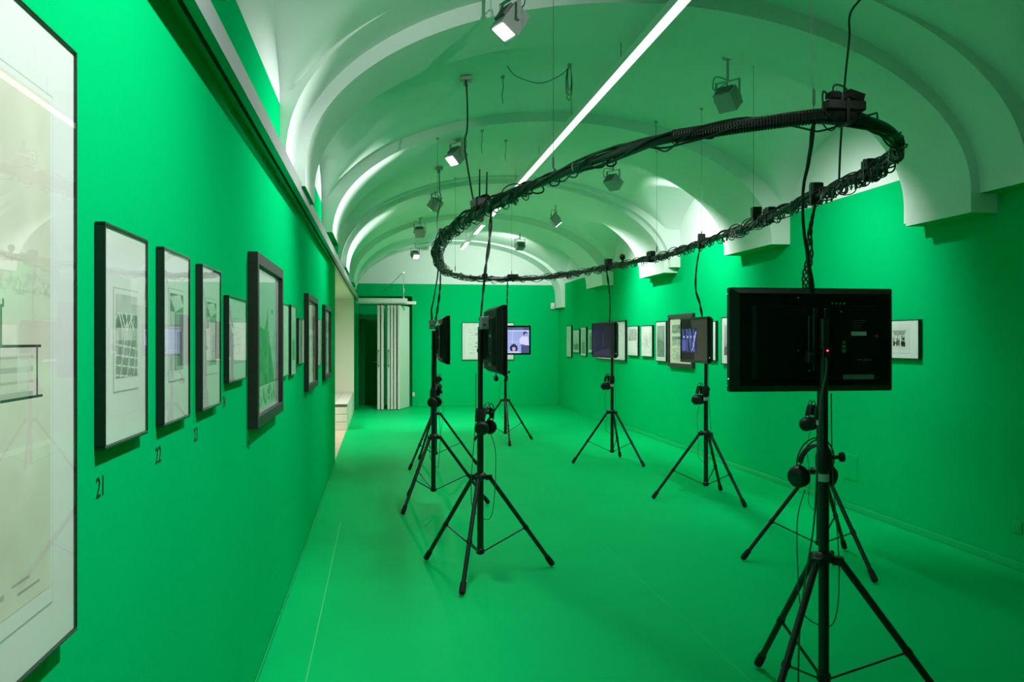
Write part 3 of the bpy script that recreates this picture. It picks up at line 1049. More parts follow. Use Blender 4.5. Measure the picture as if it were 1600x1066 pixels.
def make_tv(name, label, scr, loc, phi, back_detail=True):
    r = thing(name, label, 'monitor', loc, phi + PI / 2, 'monitors under the cable ring')
    w, h_ = TV_W / 2, TV_H
    tv_front().build('bezel', 'gloss_black', r)
    if scr is None:
        m = MB(); m.box(-w + .026, w - .026, -.017, -.016, .026, h_ - .026); m.build('screen', 'gloss_black', r)
    else:
        print_mesh('screen', scr, -w + .026, w - .026, .026, h_ - .026, lambda u, v: (u, -.0175, v), 'screen', r, (0, 0, 0))
    # tapered back shell
    m = MB()
    m.obox((0, .028, h_ / 2), (1, 0, 0), (0, 0, 1), (0, 1, 0), w - .004, h_ / 2 - .004, .016, .93, .90)
    bc = m.build('back_cover', 'tv_back', r)
    m = MB(); m.obox((0, .054, h_ / 2 - .01), (1, 0, 0), (0, 0, 1), (0, 1, 0), w * .78, h_ * .36, .012, .95, .93)
    m.build('back_box', 'tv_back', r)
    if back_detail:
        m = MB()
        for k in range(12):
            m.box(-w * .7 + .035 * k, -w * .7 + .035 * k + .024, .0655, .0668, h_ * .78, h_ * .79)
            m.box(-w * .7 + .035 * k, -w * .7 + .035 * k + .024, .0655, .0668, h_ * .75, h_ * .76)
        m.build('vent_slots', 'black_plastic', r)
        m = MB()
        for (x, z) in ((.062, .395), (.062, .175), (.012, .09), (-.07, .338), (-.13, .338)):
            m.lathe((x + .03, .0655, z), [(.005, 0), (.004, .003)], 8, (0, 1, 0))
        m.build('screw', 'port_metal', r)
        m = MB(); m.box(-.215, -.147, .066, .0675, .237, .254); m.build('rating_label', 'sticker', r)
        m = MB()
        for k in range(4):
            m.box(-.205 + .004 * k, -.15 - .002 * k, .066, .0672, .298 - .010 * k, .301 - .010 * k)
        m.box(-.215, -.195, .066, .0672, .300, .304)
        m.build('fine_print', 'print_grey', r)
        m = MB(); m.box(-.122, -.105, .066, .0675, .185, .197); m.box(-.122, -.105, .066, .0675, .166, .180); m.box(-.120, -.107, .066, .0675, .204, .214); m.build('eco_label', 'sticker_green', r)
        m = MB(); m.lathe((-.262, .055, .235), [(.013, 0), (.013, .008), (.007, .012)], 12, (0, 1, 0)); m.build('red_port', 'sticker_red', r)
        m = MB(); m.lathe((-.262, .055, .218), [(.013, 0), (.013, .006), (.007, .010)], 12, (0, 1, 0)); m.build('white_port', 'white_plastic', r)
        m = MB()
        for k in range(5):
            m.lathe((-.18 - .013 * k, .066, .135), [(.0035, 0), (.0035, .003)], 8, (0, 1, 0))
        for k in range(4):
            m.lathe((-.06 - .018 * k, .066, .372), [(.0045, 0), (.0045, .003)], 8, (0, 1, 0))
        m.build('port', 'port_metal', r)
        m = MB()
        for k in range(7):
            m.box(.10 + .012 * k, .108 + .012 * k, .0441, .0452, .0225, .0245)
        m.build('moulded_lettering', 'print_grey', r)
        m = MB(); m.box(-.25, -.11, .064, .0665, .052, .072); m.build('connector_strip', 'psu_grey', r)
    # wall bracket
    m = MB()
    m.bbox(-.05, .05, .066, .074, h_ / 2 - .10, h_ / 2 + .10, .002)
    m.bbox(-.035, -.015, .074, .088, h_ / 2 - .13, h_ / 2 + .13, .002); m.bbox(.015, .035, .074, .088, h_ / 2 - .13, h_ / 2 + .13, .002)
    m.build('bracket', 'black_metal', r)
    m = MB(); m.lathe((.03, .10, h_ / 2 - .07), [(.010, 0), (.010, .012), (.022, .014), (.024, .04), (.018, .046)], 12, (1, 0, 0)); m.build('bracket_knob', 'black_plastic', r)
    m = MB(); m.lathe((w - .004, -.002, .055), [(.003, 0), (.002, .006)], 6, (1, 0, 0)); m.build('power_light', 'led_green', r)
    return r


STANDS = {  # x, y, leg angle, facing angle of the screen, headphone direction
    'T1': (1.82, 3.35, -24, 90, 165), 'T2': (0.657, 5.698, 11, 0, -25), 'T3': (0.494, 8.123, -5, 0, -60), 'T8': (0.675, 10.72, -10, 0, -40),
    'T4': (1.875, 12.956, 29, -90, 200), 'T5': (2.895, 10.596, 63, -172, 195), 'T6': (3.134, 8.028, 52, 180, 195), 'T7': (3.005, 5.588, 42, 180, 190)}
TVLAB = {'T1': 'nearest black monitor at right, seen from behind with stickers and ports', 'T2': 'black monitor on the stand left of centre, back turned edge-on',
         'T3': 'black monitor on the leftmost stand, seen from behind', 'T8': 'black monitor almost hidden behind the leftmost one',
         'T4': 'far monitor showing a blue classroom video before the back wall', 'T5': 'monitor with dark blank screen before the right wall',
         'T6': 'monitor with blue streaked image and grey bar before the right wall', 'T7': 'monitor hidden behind the nearest monitor'}
STLAB = {'T1': 'nearest black tripod stand under the stickered monitor', 'T2': 'black tripod stand left of centre with spread legs',
         'T3': 'leftmost black tripod stand, nearer of the overlapping pair', 'T8': 'black tripod stand standing behind the leftmost one',
         'T4': 'farthest black tripod stand before the back wall', 'T5': 'black tripod stand under the dark-screened monitor',
         'T6': 'black tripod stand under the blue-screened monitor', 'T7': 'black tripod stand behind the nearest one by the right wall'}
HPLAB = {'T1': 'black headphones hanging on the nearest tripod stand', 'T2': 'black headphones hanging right of the stand left of centre', 'T3': 'black headphones on the leftmost stand',
         'T8': 'black headphones on the stand behind the leftmost one', 'T4': 'black headphones on the farthest stand below the blue classroom screen', 'T5': 'black headphones on the stand under the dark-screened monitor',
         'T6': 'black headphones on the stand under the blue-screened monitor', 'T7': 'black headphones below the nearest monitor, on the stand behind'}


def make_stand():
    r = empty('tripod_stand')
    m = MB(); m.tube([(0, 0, .144), (0, 0, 1.03)], .0215, 16); m.build('lower_pole', 'black_metal', r, smooth=True)
    m = MB(); m.tube([(0, 0, 1.0), (0, 0, 1.64)], .0175, 16); m.build('upper_pole', 'black_metal', r, smooth=True)
    m = MB(); m.lathe((0, 0, 1.005), [(.0225, 0), (.032, .008), (.034, .03), (.034, .062), (.029, .085), (.024, .098)], 18)
    cl = m.build('height_clamp', 'black_plastic', r, smooth=True)
    m = MB(); m.cyl((.03, 0, 1.065), (.062, 0, 1.067), .008, .008, 10); m.lathe((.058, 0, 1.067), [(.014, 0), (.020, .006), (.020, .022), (.012, .026)], 10, (1, 0, .1))
    m.build('clamp_knob', 'black_plastic', cl, smooth=True)
    m = MB(); m.lathe((0, 0, .965), [(.0222, 0), (.0222, .032)], 16); m.build('stand_sticker', 'sticker', r, smooth=True)
    # leg collar
    m = MB(); m.lathe((0, 0, .628), [(.024, 0), (.040, .006), (.044, .028), (.034, .042), (.024, .046)], 18)
    for k in range(3):
        a = 2 * PI * k / 3
        d = Vector((math.cos(a), math.sin(a), 0)); t = Vector((-d.y, d.x, 0))
        m.obox(d * .055 + Vector((0, 0, .640)), d, t, (0, 0, 1), .022, .019, .016)
    co = m.build('leg_collar', 'black_plastic', r, smooth=True)
    m = MB(); a = PI / 3; d = Vector((math.cos(a), math.sin(a), 0)); m.cyl(d * .035 + Vector((0, 0, .652)), d * .075 + Vector((0, 0, .655)), .009, .012, 10)
    m.build('collar_knob', 'black_plastic', co, smooth=True)
    m = MB(); m.lathe((0, 0, .132), [(.020, 0), (.028, .006), (.028, .034), (.023, .04)], 14); m.build('strut_hub', 'black_plastic', r, smooth=True)
    for k in range(3):
        a = 2 * PI * k / 3
        d = Vector((math.cos(a), math.sin(a), 0)); t = Vector((-d.y, d.x, 0))
        top = d * .062 + Vector((0, 0, .643)); bot = d * .505 + Vector((0, 0, .035))
        m = MB(); m.tube([top, bot], .0145, 12); lg = m.build('leg', 'black_metal', r, smooth=True)
        ax = (bot - top).normalized()
        m = MB(); m.lathe(bot - ax * .055, [(.0165, 0), (.019, .006), (.0205, .05), (.020, .072), (.013, .080)], 12, ax); m.build('rubber_foot', 'rubber', lg, smooth=True)
        mid = top + (bot - top) * .585
        m = MB(); e = Vector((0, 0, .150)) + d * .026
        q = (mid - e).normalized()
        m.obox((mid + e) / 2, q, t, q.cross(t), (mid - e).length / 2, .0055, .0035); st = m.build('strut', 'black_metal', r)
        m = MB(); m.lathe(mid - t * .019, [(.005, 0), (.005, .038)], 8, t); m.lathe(mid - ax * .012, [(.0175, 0), (.0175, .024)], 12, ax); m.build('strut_rivet', 'black_plastic', st)
    return r


def make_phones():
    """hangs from local origin (top of headband); cups left/right along local X"""
    r = empty('headphones')
    N = 24
    m = MB()
    for off, rad in ((-.012, .086), (.012, .086)):
        pts = [Vector((rad * math.cos(PI * i / N), off, -.10 + .10 * math.sin(PI * i / N))) for i in range(N + 1)]
        pts = [Vector((rad, off * .5, -.135))] + pts + [Vector((-rad, off * .5, -.135))]
        m.tube(pts, .0032, 6)
    m.build('headband', 'black_metal', r, smooth=True)
    m = MB()
    pts = [Vector((.078 * math.cos(PI * i / N), 0, -.105 + .075 * math.sin(PI * i / N))) for i in range(N + 1)]
    V = []
    for p in pts:
        V += [p + Vector((0, -.016, 0)), p + Vector((0, .016, 0)), p + Vector((0, .016, .003)), p + Vector((0, -.016, .003))]
    F = []
    for i in range(N):
        for k in range(4):
            F.append((4 * i + k, 4 * i + (k + 1) % 4, 4 * i + 4 + (k + 1) % 4, 4 * i + 4 + k))
    m.add(V, F); m.build('head_strap', 'rubber', r)
    for s in (-1, 1):
        m = MB()
        c = Vector((s * .082, 0, -.165)); ax = Vector((s, -.25, -.25)).normalized()
        m.lathe(c, [(.030, .024), (.040, .018), (.046, .006), (.047, -.002), (.045, -.006)], 22, ax)
        m.bbox(s * .086 - .009, s * .086 + .009, -.016, .016, -.142, -.118, .003)
        ec = m.build('ear_cup', 'black_plastic', r, smooth=True)
        m = MB(); m.lathe(c - ax * .006, [(.043, 0), (.048, -.006), (.046, -.018), (.030, -.022), (.028, -.012)], 22, ax); m.build('ear_pad', 'foam', ec, smooth=True)
    return r


stand0, phones0 = make_stand(), make_phones()
SCR = {'T4': scr_video(), 'T5': scr_dark(), 'T6': scr_blue(), 'T7': scr_video(), 'T2': scr_video(), 'T3': scr_dark(), 'T8': scr_blue(), 'T1': scr_video()}
first = True
TVTOP = {}
for key in ('T1', 'T2', 'T3', 'T4', 'T5', 'T6', 'T7', 'T8'):
    x, y, la, ph, hd = STANDS[key]
    s = stand0 if first else copy_tree(stand0)
    s.location = (x, y, 0); s.rotation_euler = (0, 0, math.radians(la))
    tag(s, STLAB[key], 'stand', 'tripod stands under the cable ring')
    n = Vector((math.cos(math.radians(ph)), math.sin(math.radians(ph)), 0))
    zt = 1.333
    make_tv('monitor', TVLAB[key], SCR[key], (x + n.x * .107, y + n.y * .107, zt), math.radians(ph))
    TVTOP[key] = Vector((x + n.x * .02, y + n.y * .02, zt + TV_H))
    hp = phones0 if first else copy_tree(phones0)
    d = Vector((math.cos(math.radians(hd)), math.sin(math.radians(hd)), 0))
    hp.location = (x + d.x * .062, y + d.y * .062, 1.135) if key != 'T1' else (x + .008, y + .06, 1.135)
    hp.rotation_euler = (0.12, 0.05, math.radians({'T1': 12, 'T2': 62, 'T3': 70, 'T8': 80, 'T4': 5, 'T5': 60, 'T6': 55, 'T7': 50}[key]))
    tag(hp, HPLAB[key], 'headphones', 'headphones on the stands')
    first = False
    # headphone cord: down, a loop, back up to the pole
    r2 = random.Random(hash(key) % 1000 if False else sum(map(ord, key)))
    a = Vector((x + d.x * .075, y + d.y * .075, .93))
    pts = [a, a + Vector((0, 0, -.12)) + d * .03, Vector((x, y, .62)) + d * (.10 + r2.uniform(-.02, .03)), Vector((x, y, .42)) + d * .085, Vector((x, y, .36)) + d * .01 + Vector((.03, 0, 0)),
           Vector((x, y, .44)) - d * .055, Vector((x, y, .66)) - d * .06, Vector((x, y, 1.0)) - d * .036, Vector((x, y, 1.33)) - d * .03]
    m = MB(); m.tube(spline(pts, 8), .0026, 5)
    o = m.build('headphone_cord', 'grey_cable', None, smooth=True)
    tag(o, 'thin grey cord of the ' + HPLAB[key].replace('black ', ''), 'cable', 'headphone cords')

# pieces on individual monitors: receiver boxes clipped to two stands, a red status light
for key, lab in (('T2', 'grey power box clipped behind the monitor left of centre'), ('T3', 'grey power box clipped behind the leftmost monitor')):
    x, y, la, ph, hd = STANDS[key]
    r = thing('power_box', lab, 'box', (x + .03 if key == 'T2' else x, y - .08 if key == 'T2' else y - .06, 1.62 if key == 'T2' else 1.655), 0)
    m = MB(); m.bbox(-.045, .012, -.05, .05, 0, .085, .004); m.build('case', 'psu_grey', r)
    m = MB(); m.box(.012, .0135, -.035, .035, .02, .065); m.lathe((-.02, -.05, .03), [(.008, 0), (.008, .01)], 8, (0, -1, 0)); m.build('plug', 'black_plastic', r)
    m = MB(); m.box(-.0455, -.045, -.03, .03, .02, .06); m.build('case_label', 'sticker', r)
r = thing('signal_adapter', 'small black adapter with red light on the nearest pole', 'adapter', (1.80, 3.32, 1.50))
m = MB(); m.bbox(-.016, .016, -.03, -.004, -.022, .02, .003); m.build('case', 'black_plastic', r)
m = MB(); m.lathe((.004, -.030, .008), [(.0035, 0), (.003, .003)], 8, (0, -1, 0)); m.build('status_light', 'led_red', r)
m = MB()
m.tube(spline([(1.80, 3.295, 1.485), (1.795, 3.285, 1.42), (1.775, 3.29, 1.30), (1.765, 3.30, 1.05), (1.755, 3.31, .80), (1.72, 3.32, .55), (1.70, 3.33, .30), (1.69, 3.30, .012), (1.62, 3.05, .006)], 10), .0042, 6)
tag(m.build('signal_cable', 'grey_cable', None, smooth=True), 'grey cable running from the red light down the nearest pole', 'cable')

# ================================================================== CABLE RING
ZR = 2.45
RING = [(0.55, 8.00), (0.60, 9.22), (0.78, 10.85), (1.07, 11.95), (1.43, 12.50), (1.92, 12.50), (2.32, 12.05), (2.59, 11.31), (2.78, 10.36), (2.91, 9.47), (2.98, 8.58), (2.96, 7.63), (2.89, 6.75),
        (2.81, 5.97), (2.74, 5.44), (2.69, 5.00), (2.64, 4.61), (2.60, 4.28), (2.51, 3.98), (2.40, 3.73), (2.20, 3.46), (2.02, 3.31), (1.87, 3.25), (1.75, 3.27), (1.63, 3.35), (1.49, 3.47), (1.39, 3.57),
        (1.28, 3.69), (1.19, 3.86), (1.10, 4.10), (1.01, 4.40), (0.92, 4.82), (0.83, 5.20), (0.74, 5.70), (0.65, 6.30), (0.59, 6.97)]
path = spline([(x, y, ZR) for x, y in RING], 24, closed=True)
# even arc-length resampling
def resample(P, step):
    Q = P + [P[0]]
    d = [0.0]
    for i in range(1, len(Q)):
        d.append(d[-1] + (Q[i] - Q[i - 1]).length)
    n = int(d[-1] / step)
    out = []
    j = 0
    for k in range(n):
        s = d[-1] * k / n
        while d[j + 1] < s:
            j += 1
        t = (s - d[j]) / max(1e-9, d[j + 1] - d[j])
        out.append(Q[j].lerp(Q[j + 1], t))
    return out, d[-1]


RP, RL = resample(path, .02)
NR = len(RP)
frames = []
for i in range(NR):
    t = (RP[(i + 1) % NR] - RP[i - 1]).normalized()
    side = t.cross(Vector((0, 0, 1))).normalized()
    frames.append((t, side))


def ring_at(px):
    """index of the ring sample closest to (x,y)"""
    return min(range(NR), key=lambda i: (RP[i].x - px[0]) ** 2 + (RP[i].y - px[1]) ** 2)


ring = thing('cable_ring', 'large oval ring of black pipe wrapped in cables, hung above the monitors', 'ring', (1.77, 7.9, ZR))
lo = (1.77, 7.9, ZR)
m = MB(); m.tube([RP[i] for i in range(0, NR, 3)], .021, 12, closed=True); m.build('pipe', 'black_metal', ring, smooth=True, local=lo)


def wrap(i0, i1, r0, pitch, cr, seed, jitter=.3, sag=0.0, phase=0.0, sub=1):
    """cable wound round the pipe from sample i0 to i1"""
    rr = random.Random(seed)
    n = (i1 - i0) % NR or NR
    pts = []
    ph = phase
    kr = r0
    tgt = r0
    tgp = pitch
    cp = pitch
    steps = n * 2
    for k in range(steps + 1):
        f = i0 + k / 2.0
        i = int(f) % NR
        t = f - int(f)
        c = RP[i].lerp(RP[(i + 1) % NR], t)
        T, S = frames[i]
        if k % 14 == 0:
            tgt = r0 * (1 + rr.uniform(-.1, jitter))
            tgp = pitch * rr.uniform(.55, 1.8)
        kr += (tgt - kr) * .15
        cp += (tgp - cp) * .1
        ph += 2 * PI * (.01) / cp
        up = math.sin(ph)
        ex = (sag * (0.5 - 0.5 * up)) if up < 0 else 0
        pts.append(c + S * (math.cos(ph) * kr) + Vector((0, 0, up * kr - ex)))
    m = MB(); m.tube(pts, cr, 6)
    return m


spec = [(.0265, 1.9, .0075, 1, .15, .002), (.027, 1.1, .0060, 2, .3, .004), (.028, 2.6, .0080, 3, .2, .002), (.029, .62, .0042, 4, .55, .010), (.028, .9, .0050, 5, .4, .008)]
for r0, pit, cr, sd, jit, sag in spec:
    m = wrap(0, NR - 1, r0, pit, cr, sd, jit, sag, sd * 1.3)
    m.build('wrapped_cable', 'cable', ring, smooth=True, local=lo)
# thicker bundle on the left side, finer curls along the far and right side
iA, iB = ring_at((0.86, 5.05)), ring_at((0.9, 11.4))
for sd in range(6, 12):
    m = wrap(iA, iA + ((iB - iA) % NR), .028 + .0045 * (sd - 6), (.9, .5, 1.4, .38, .7, .3)[sd - 6], (.0075, .006, .008, .0045, .006, .004)[sd - 6], sd, .35, .008, sd * .9); m.build('wrapped_cable', 'cable', ring, smooth=True, local=lo)
iC, iD = ring_at((1.0, 11.8)), ring_at((2.5, 3.95))
for sd in range(12, 15):
    m = wrap(iC, iC + ((iD - iC) % NR), .028 + .003 * (sd - 12), (.42, .7, .30)[sd - 12], .0045, sd, .7, .010, sd * .7); m.build('wrapped_cable', 'cable', ring, smooth=True, local=lo)
# corrugated hose on the near side
iE, iF = ring_at((1.9, 3.25)), ring_at((1.30, 3.67))
n = (iF - iE) % NR
pts, rad = [], []
for k in range(n * 8):
    f = iE + k / 8.0
    i = int(f) % NR
    pts.append(RP[i].lerp(RP[(i + 1) % NR], f - int(f)) + Vector((0, 0, .004)))
    rad.append(.0285 + .0030 * math.sin(2 * PI * k / 5.0))
m = MB(); m.tube(pts, rad, 12); m.build('corrugated_hose', 'black_plastic', ring, smooth=False, local=lo)
# loose cable loops hanging at many places
rl = random.Random(12)
m = MB()
for k in range(96):
    i = rl.randrange(NR) if k < 46 else rl.randrange(ring_at((2.88, 6.7)), ring_at((2.2, 3.46)))
    T, S = frames[i]
    R = rl.uniform(.028, .055)
    tilt = rl.uniform(-.7, .7)
    ax1 = (T * math.cos(tilt) + S * math.sin(tilt))
    c = RP[i] + Vector((0, 0, -rl.uniform(.0, .025)))
    pts = [c + ax1 * (math.cos(2 * PI * q / 18) * R) + Vector((0, 0, math.sin(2 * PI * q / 18) * R * .9)) + S * (.012 * math.sin(4 * PI * q / 18)) for q in range(18)]
    m.tube(pts, rl.choice((.0032, .0042, .005)), 5, closed=True)
m.build('cable_loops', 'cable', ring, smooth=True, local=lo)['kind'] = 'stuff'
# pale ties
for k in range(26):
    i = int(NR * (k + .3) / 26) % NR
    T, S = frames[i]
    c = RP[i]
    tl = rl.uniform(-.5, .5)
    pts = [c + S * (math.cos(2 * PI * q / 14) * .034) + Vector((0, 0, math.sin(2 * PI * q / 14) * .034)) + T * (.02 * tl * math.cos(2 * PI * q / 14)) for q in range(14)]
    m = MB(); m.tube(pts, .0022, 4, closed=True); m.build('cable_tie', 'white_tie' if k % 3 == 0 else 'cable', ring, local=lo)


# devices strapped to the ring
def on_ring(px, up=.03):
    i = ring_at(px)
    return RP[i] + Vector((0, 0, up)), frames[i][0], frames[i][1]


def device(name, label, px, parts, up=.03, cat='adapter', yaw=0.0, group='devices on the cable ring'):
    p, T, S = on_ring(px, up)
    ang = math.atan2(T.y, T.x) + yaw
    r = thing(name, label, cat, tuple(p), ang, group)
    for nm, mb, mt in parts:
        mb.build(nm, mt, r, smooth=False)
    return r


def adapter_parts(l, w, h_):
    a = MB(); a.bbox(-l / 2, l / 2, -w / 2, w / 2, 0, h_, .006)
    b = MB(); b.cyl((-l / 2, 0, h_ * .5), (-l / 2 - .025, 0, h_ * .5), .007, .005, 8); b.tube(spline([(-l / 2 - .022, 0, h_ * .5), (-l / 2 - .05, .01, h_ * .5), (-l / 2 - .07, .03, .0), (-l / 2 - .03, .04, -.05)], 6), .004, 6)
    c = MB(); c.box(-l * .3, l * .3, -w / 2 - .0006, -w / 2, h_ * .3, h_ * .7)
    s = MB(); s.box(-.008, .008, -w / 2 - .002, w / 2 + .002, -.06, h_ + .002)
    return [('case', a, 'black_plastic'), ('lead', b, 'cable'), ('label_plate', c, 'rubber'), ('strap', s, 'cable')]


# power strip with two plugs on the near right of the ring
a = MB(); a.bbox(-.085, .085, -.028, .028, 0, .042, .005)
b = MB(); b.bbox(.02, .072, -.026, .026, .042, .074, .006)
c = MB(); c.obox((-.045, 0, .062), (.96, 0, .25), (0, 1, 0), (-.25, 0, .96), .035, .022, .016)
d = MB(); d.tube(spline([(.05, 0, .07), (.045, 0, .10), (.02, 0, .105), (-.01, 0, .09), (-.02, 0, .05)], 6), .004, 6); d.tube(spline([(.07, 0, .06), (.10, .01, .07), (.095, .01, .0), (.06, .02, -.04)], 6), .004, 6)
e = MB(); e.box(-.007, .007, -.031, .031, -.06, .045)
device('power_strip', 'black power strip with plugs on the near right end of the ring', (1.86, 3.25), [('block', a, 'black_plastic'), ('plug', b, 'rubber'), ('angled_plug', c, 'rubber'), ('plug_lead', d, 'cable'), ('strap', e, 'cable')], .026, 'power strip')
# router with two antennas
a = MB(); a.bbox(-.085, .085, -.05, .05, 0, .075, .012)
b = MB(); b.bbox(.03, .12, -.04, .045, .02, .085, .02)
r_ = MB(); r_.tube([(-.05, -.032, .05), (-.052, -.036, .25)], [.0065, .0045], 8); r2_ = MB(); r2_.tube([(-.030, .012, .05), (-.034, .012, .27)], [.0065, .0045], 8)
c = MB()
for k in range(7):
    q = rl.uniform(-.08, .09)
    c.tube(spline([(q, -.05, .01), (q + .02, -.07, .05), (q + .05, -.05, .10), (q + .07, .0, .08), (q + .09, -.05, .03)], 5), .004, 5)
device('wireless_router', 'black router with two upright antennas tied to the ring', (0.70, 6.0), [('case', a, 'black_plastic'), ('transformer', b, 'rubber'), ('antenna', r_, 'rubber'), ('antenna', r2_, 'rubber'), ('lead_tangle', c, 'cable')], .02, 'router')
# small speaker-like box + adapters on the right rear
a = MB(); a.obox((0, 0, .05), (1, 0, 0), (0, 1, 0), (0, 0, 1), .028, .03, .055, 1.25, 1.1)
b = MB(); b.box(-.022, .022, -.0345, -.032, .02, .09)
c = MB(); c.tube(spline([(.03, 0, .02), (.06, .02, .01), (.09, .01, .03)], 6), .004, 6)
device('small_speaker', 'small square black box sticking up from the right side of the ring', (2.85, 6.25), [('case', a, 'black_plastic'), ('front_plate', b, 'gloss_black'), ('lead', c, 'cable')], .012, 'speaker')
for px, dims, up, lab in (((2.80, 5.95), (.13, .06, .05), .018, 'flat black adapter beside the square box on the right of the ring'),
                          ((2.70, 5.05), (.07, .07, .075), .01, 'cubic black adapter where the nearest cable drop crosses the ring'),
                          ((2.60, 4.30), (.09, .07, .06), .012, 'black plug tangled in cables near the right end of the ring'),
                          ((2.965, 7.70), (.06, .06, .075), .018, 'black plug standing on the ring above the blue-screened monitor'),
                          ((2.935, 9.15), (.13, .06, .06), .018, 'black adapter on the far right of the ring, left of the tall plug'),
                          ((2.795, 10.35), (.10, .07, .085), .02, 'black adapter on the ring above the dark-screened monitor'),
                          ((1.93, 12.50), (.16, .06, .05), .018, 'paired black adapter on the far end of the ring'),
                          ((1.52, 12.52), (.07, .06, .06), .015, 'small black plug on the far left curve of the ring'),
                          ((0.58, 8.80), (.12, .07, .07), .005, 'black plug block on the left end of the ring'),
                          ((0.56, 7.70), (.10, .07, .08), .012, 'black adapter at the upper left bend of the ring')):
    device('power_adapter', lab, px, adapter_parts(*dims), up)
r = device('round_plug', 'round black plug on a stalk above the ring beside the far adapter', (2.84, 9.95), [('ball', MB().lathe((0, 0, .03), [(.012, 0), (.032, .02), (.036, .045), (.026, .07), (.01, .078)], 14), 'black_plastic'), ('stalk', MB().cyl((0, 0, -.01), (0, 0, .034), .009), 'cable')], .02)


# ------------------------------------------------------------------ cable drops from the ring to the monitors
def drop(label, p0, mids, p1, strands=2, cr=.0048, amp=.012, seed=1):
    rr = random.Random(seed)
    r = thing('cable_drop', label, 'cable', tuple(p1), 0, 'cable drops from ring to monitors')
    base = spline([p0] + list(mids) + [p1], 16)
    for s in range(strands):
        ph = 2 * PI * s / strands
        pts = []
        L = 0
        for k, p in enumerate(base):
            if k:
                L += (p - base[k - 1]).length
            e = min(1, k / 4, (len(base) - 1 - k) / 4)
            a = amp * (.55 + .45 * math.sin(L * 5 + seed)) * e
            th_ = ph + L * 2 * PI / .28 + .5 * math.sin(L * 11 + seed)
            pts.append(p + Vector((math.cos(th_) * a, math.sin(th_) * a, 0)))
        m = MB(); m.tube(pts, cr, 6); m.build('strand', 'cable', r, smooth=True, local=tuple(p1))
    return r


def rp(px, dz=-.02):
    i = ring_at(px)
    return RP[i] + Vector((0, 0, dz))


V3 = Vector
drop('cable bundle hanging from the near ring to the nearest monitor', rp((1.74, 3.27)), [V3((1.745, 3.33, 2.30)), V3((1.735, 3.36, 2.18)), V3((1.74, 3.37, 2.03)), V3((1.765, 3.38, 1.90))], V3((1.80, 3.40, 1.74)), 3, .0058, .010, 3)
drop('cable bundle dropping from the right ring behind the nearest monitor', rp((2.70, 5.05)), [V3((2.73, 5.2, 2.25)), V3((2.78, 5.3, 2.10)), V3((2.83, 5.45, 1.95))], V3((2.93, 5.58, 1.74)), 4, .0058, .022, 5)
drop('cable drop onto the monitor left of centre', rp((0.735, 5.72)), [V3((0.72, 5.73, 2.2)), V3((0.69, 5.71, 2.0))], V3((0.655, 5.70, 1.64)), 2, .0062, .007, 7)
drop('left-hand cable drop onto the leftmost monitor', rp((0.56, 8.2)), [V3((0.54, 8.16, 2.2)), V3((0.50, 8.14, 1.95)), V3((0.475, 8.11, 1.82))], V3((0.49, 8.12, 1.66)), 3, .0055, .012, 9)
drop('right-hand cable drop behind the leftmost monitor', rp((0.72, 10.4)), [V3((0.72, 10.5, 2.2)), V3((0.70, 10.65, 1.95))], V3((0.66, 10.70, 1.70)), 2, .008, .010, 11)
drop('cable drop from the far ring to the classroom-video monitor', rp((1.85, 12.52)), [V3((1.88, 12.8, 2.2)), V3((1.89, 12.9, 2.0))], V3((1.87, 12.94, 1.76)), 2, .006, .009, 13)
drop('cable drop to the dark-screened monitor', rp((2.78, 10.4)), [V3((2.83, 10.5, 2.2)), V3((2.86, 10.56, 2.0))], V3((2.86, 10.59, 1.76)), 2, .007, .012, 15)
drop('cable drop to the blue-screened monitor', rp((2.965, 7.75)), [V3((2.99, 7.9, 2.25)), V3((3.02, 8.0, 2.05)), V3((3.07, 8.02, 1.9))], V3((3.10, 8.03, 1.76)), 2, .007, .006, 17)


# ------------------------------------------------------------------ suspension wires and feed cables from the vault
def vault_z(x, y):
    if any(a <= y <= b for a, b in RIBS):
        return 2.60 + 1.155 * math.sqrt(max(0, 1 - ((x - 1.82) / 2.24) ** 2))
    if 5.0 <= y <= 5.45:
        return 2.60 + 1.275 * math.sqrt(max(0, 1 - ((x - 1.82) / 2.335) ** 2))
    return 2.60 + 1.25 * math.sqrt(max(0, 1 - ((x - XC) / 2.43) ** 2))


def feed(label, pts, r0=.007, plate=True):
    top = Vector(pts[0])
    r = thing('feed_cable', label, 'cable', tuple(top), 0, 'feed cables from the vault')
    m = MB(); m.tube(spline(pts, 10), r0, 6); m.build('cord', 'cable', r, smooth=True, local=tuple(top))
    if plate:
        m = MB(); m.bbox(-.05, .05, -.05, .05, -.02, .012, .004); m.bbox(-.02, .02, -.02, .02, -.06, -.02, .004); m.build('ceiling_box', 'lamp_grey', r)
    return r


zc = vault_z(.85, 6.65)
feed('black feed cable from the ceiling box to the router on the ring', [(0.69, 7.0, 3.68), (0.675, 6.75, 3.42), (0.665, 6.65, 3.19), (0.630, 6.5, 3.03), (0.639, 6.3, 2.78), (0.655, 6.1, 2.53)])
zc = vault_z(.75, 9.6)
feed('black feed cable from the vault to the left bend of the ring', [(0.72, 10.75, 3.69), (0.70, 10.35, 3.52), (0.673, 9.9, 3.264), (0.66, 9.5, 3.097), (0.579, 8.9, 2.781), (0.558, 8.2, 2.49)])
feed('black feed cable rising out of the top of the picture to the ring', [(2.76, 4.4, 3.74), (2.70, 4.48, 3.52), (2.635, 4.55, 3.407), (2.656, 4.6, 3.28), (2.64, 4.62, 3.03), (2.618, 4.63, 2.66), (2.61, 4.63, 2.46)], .0065, False)


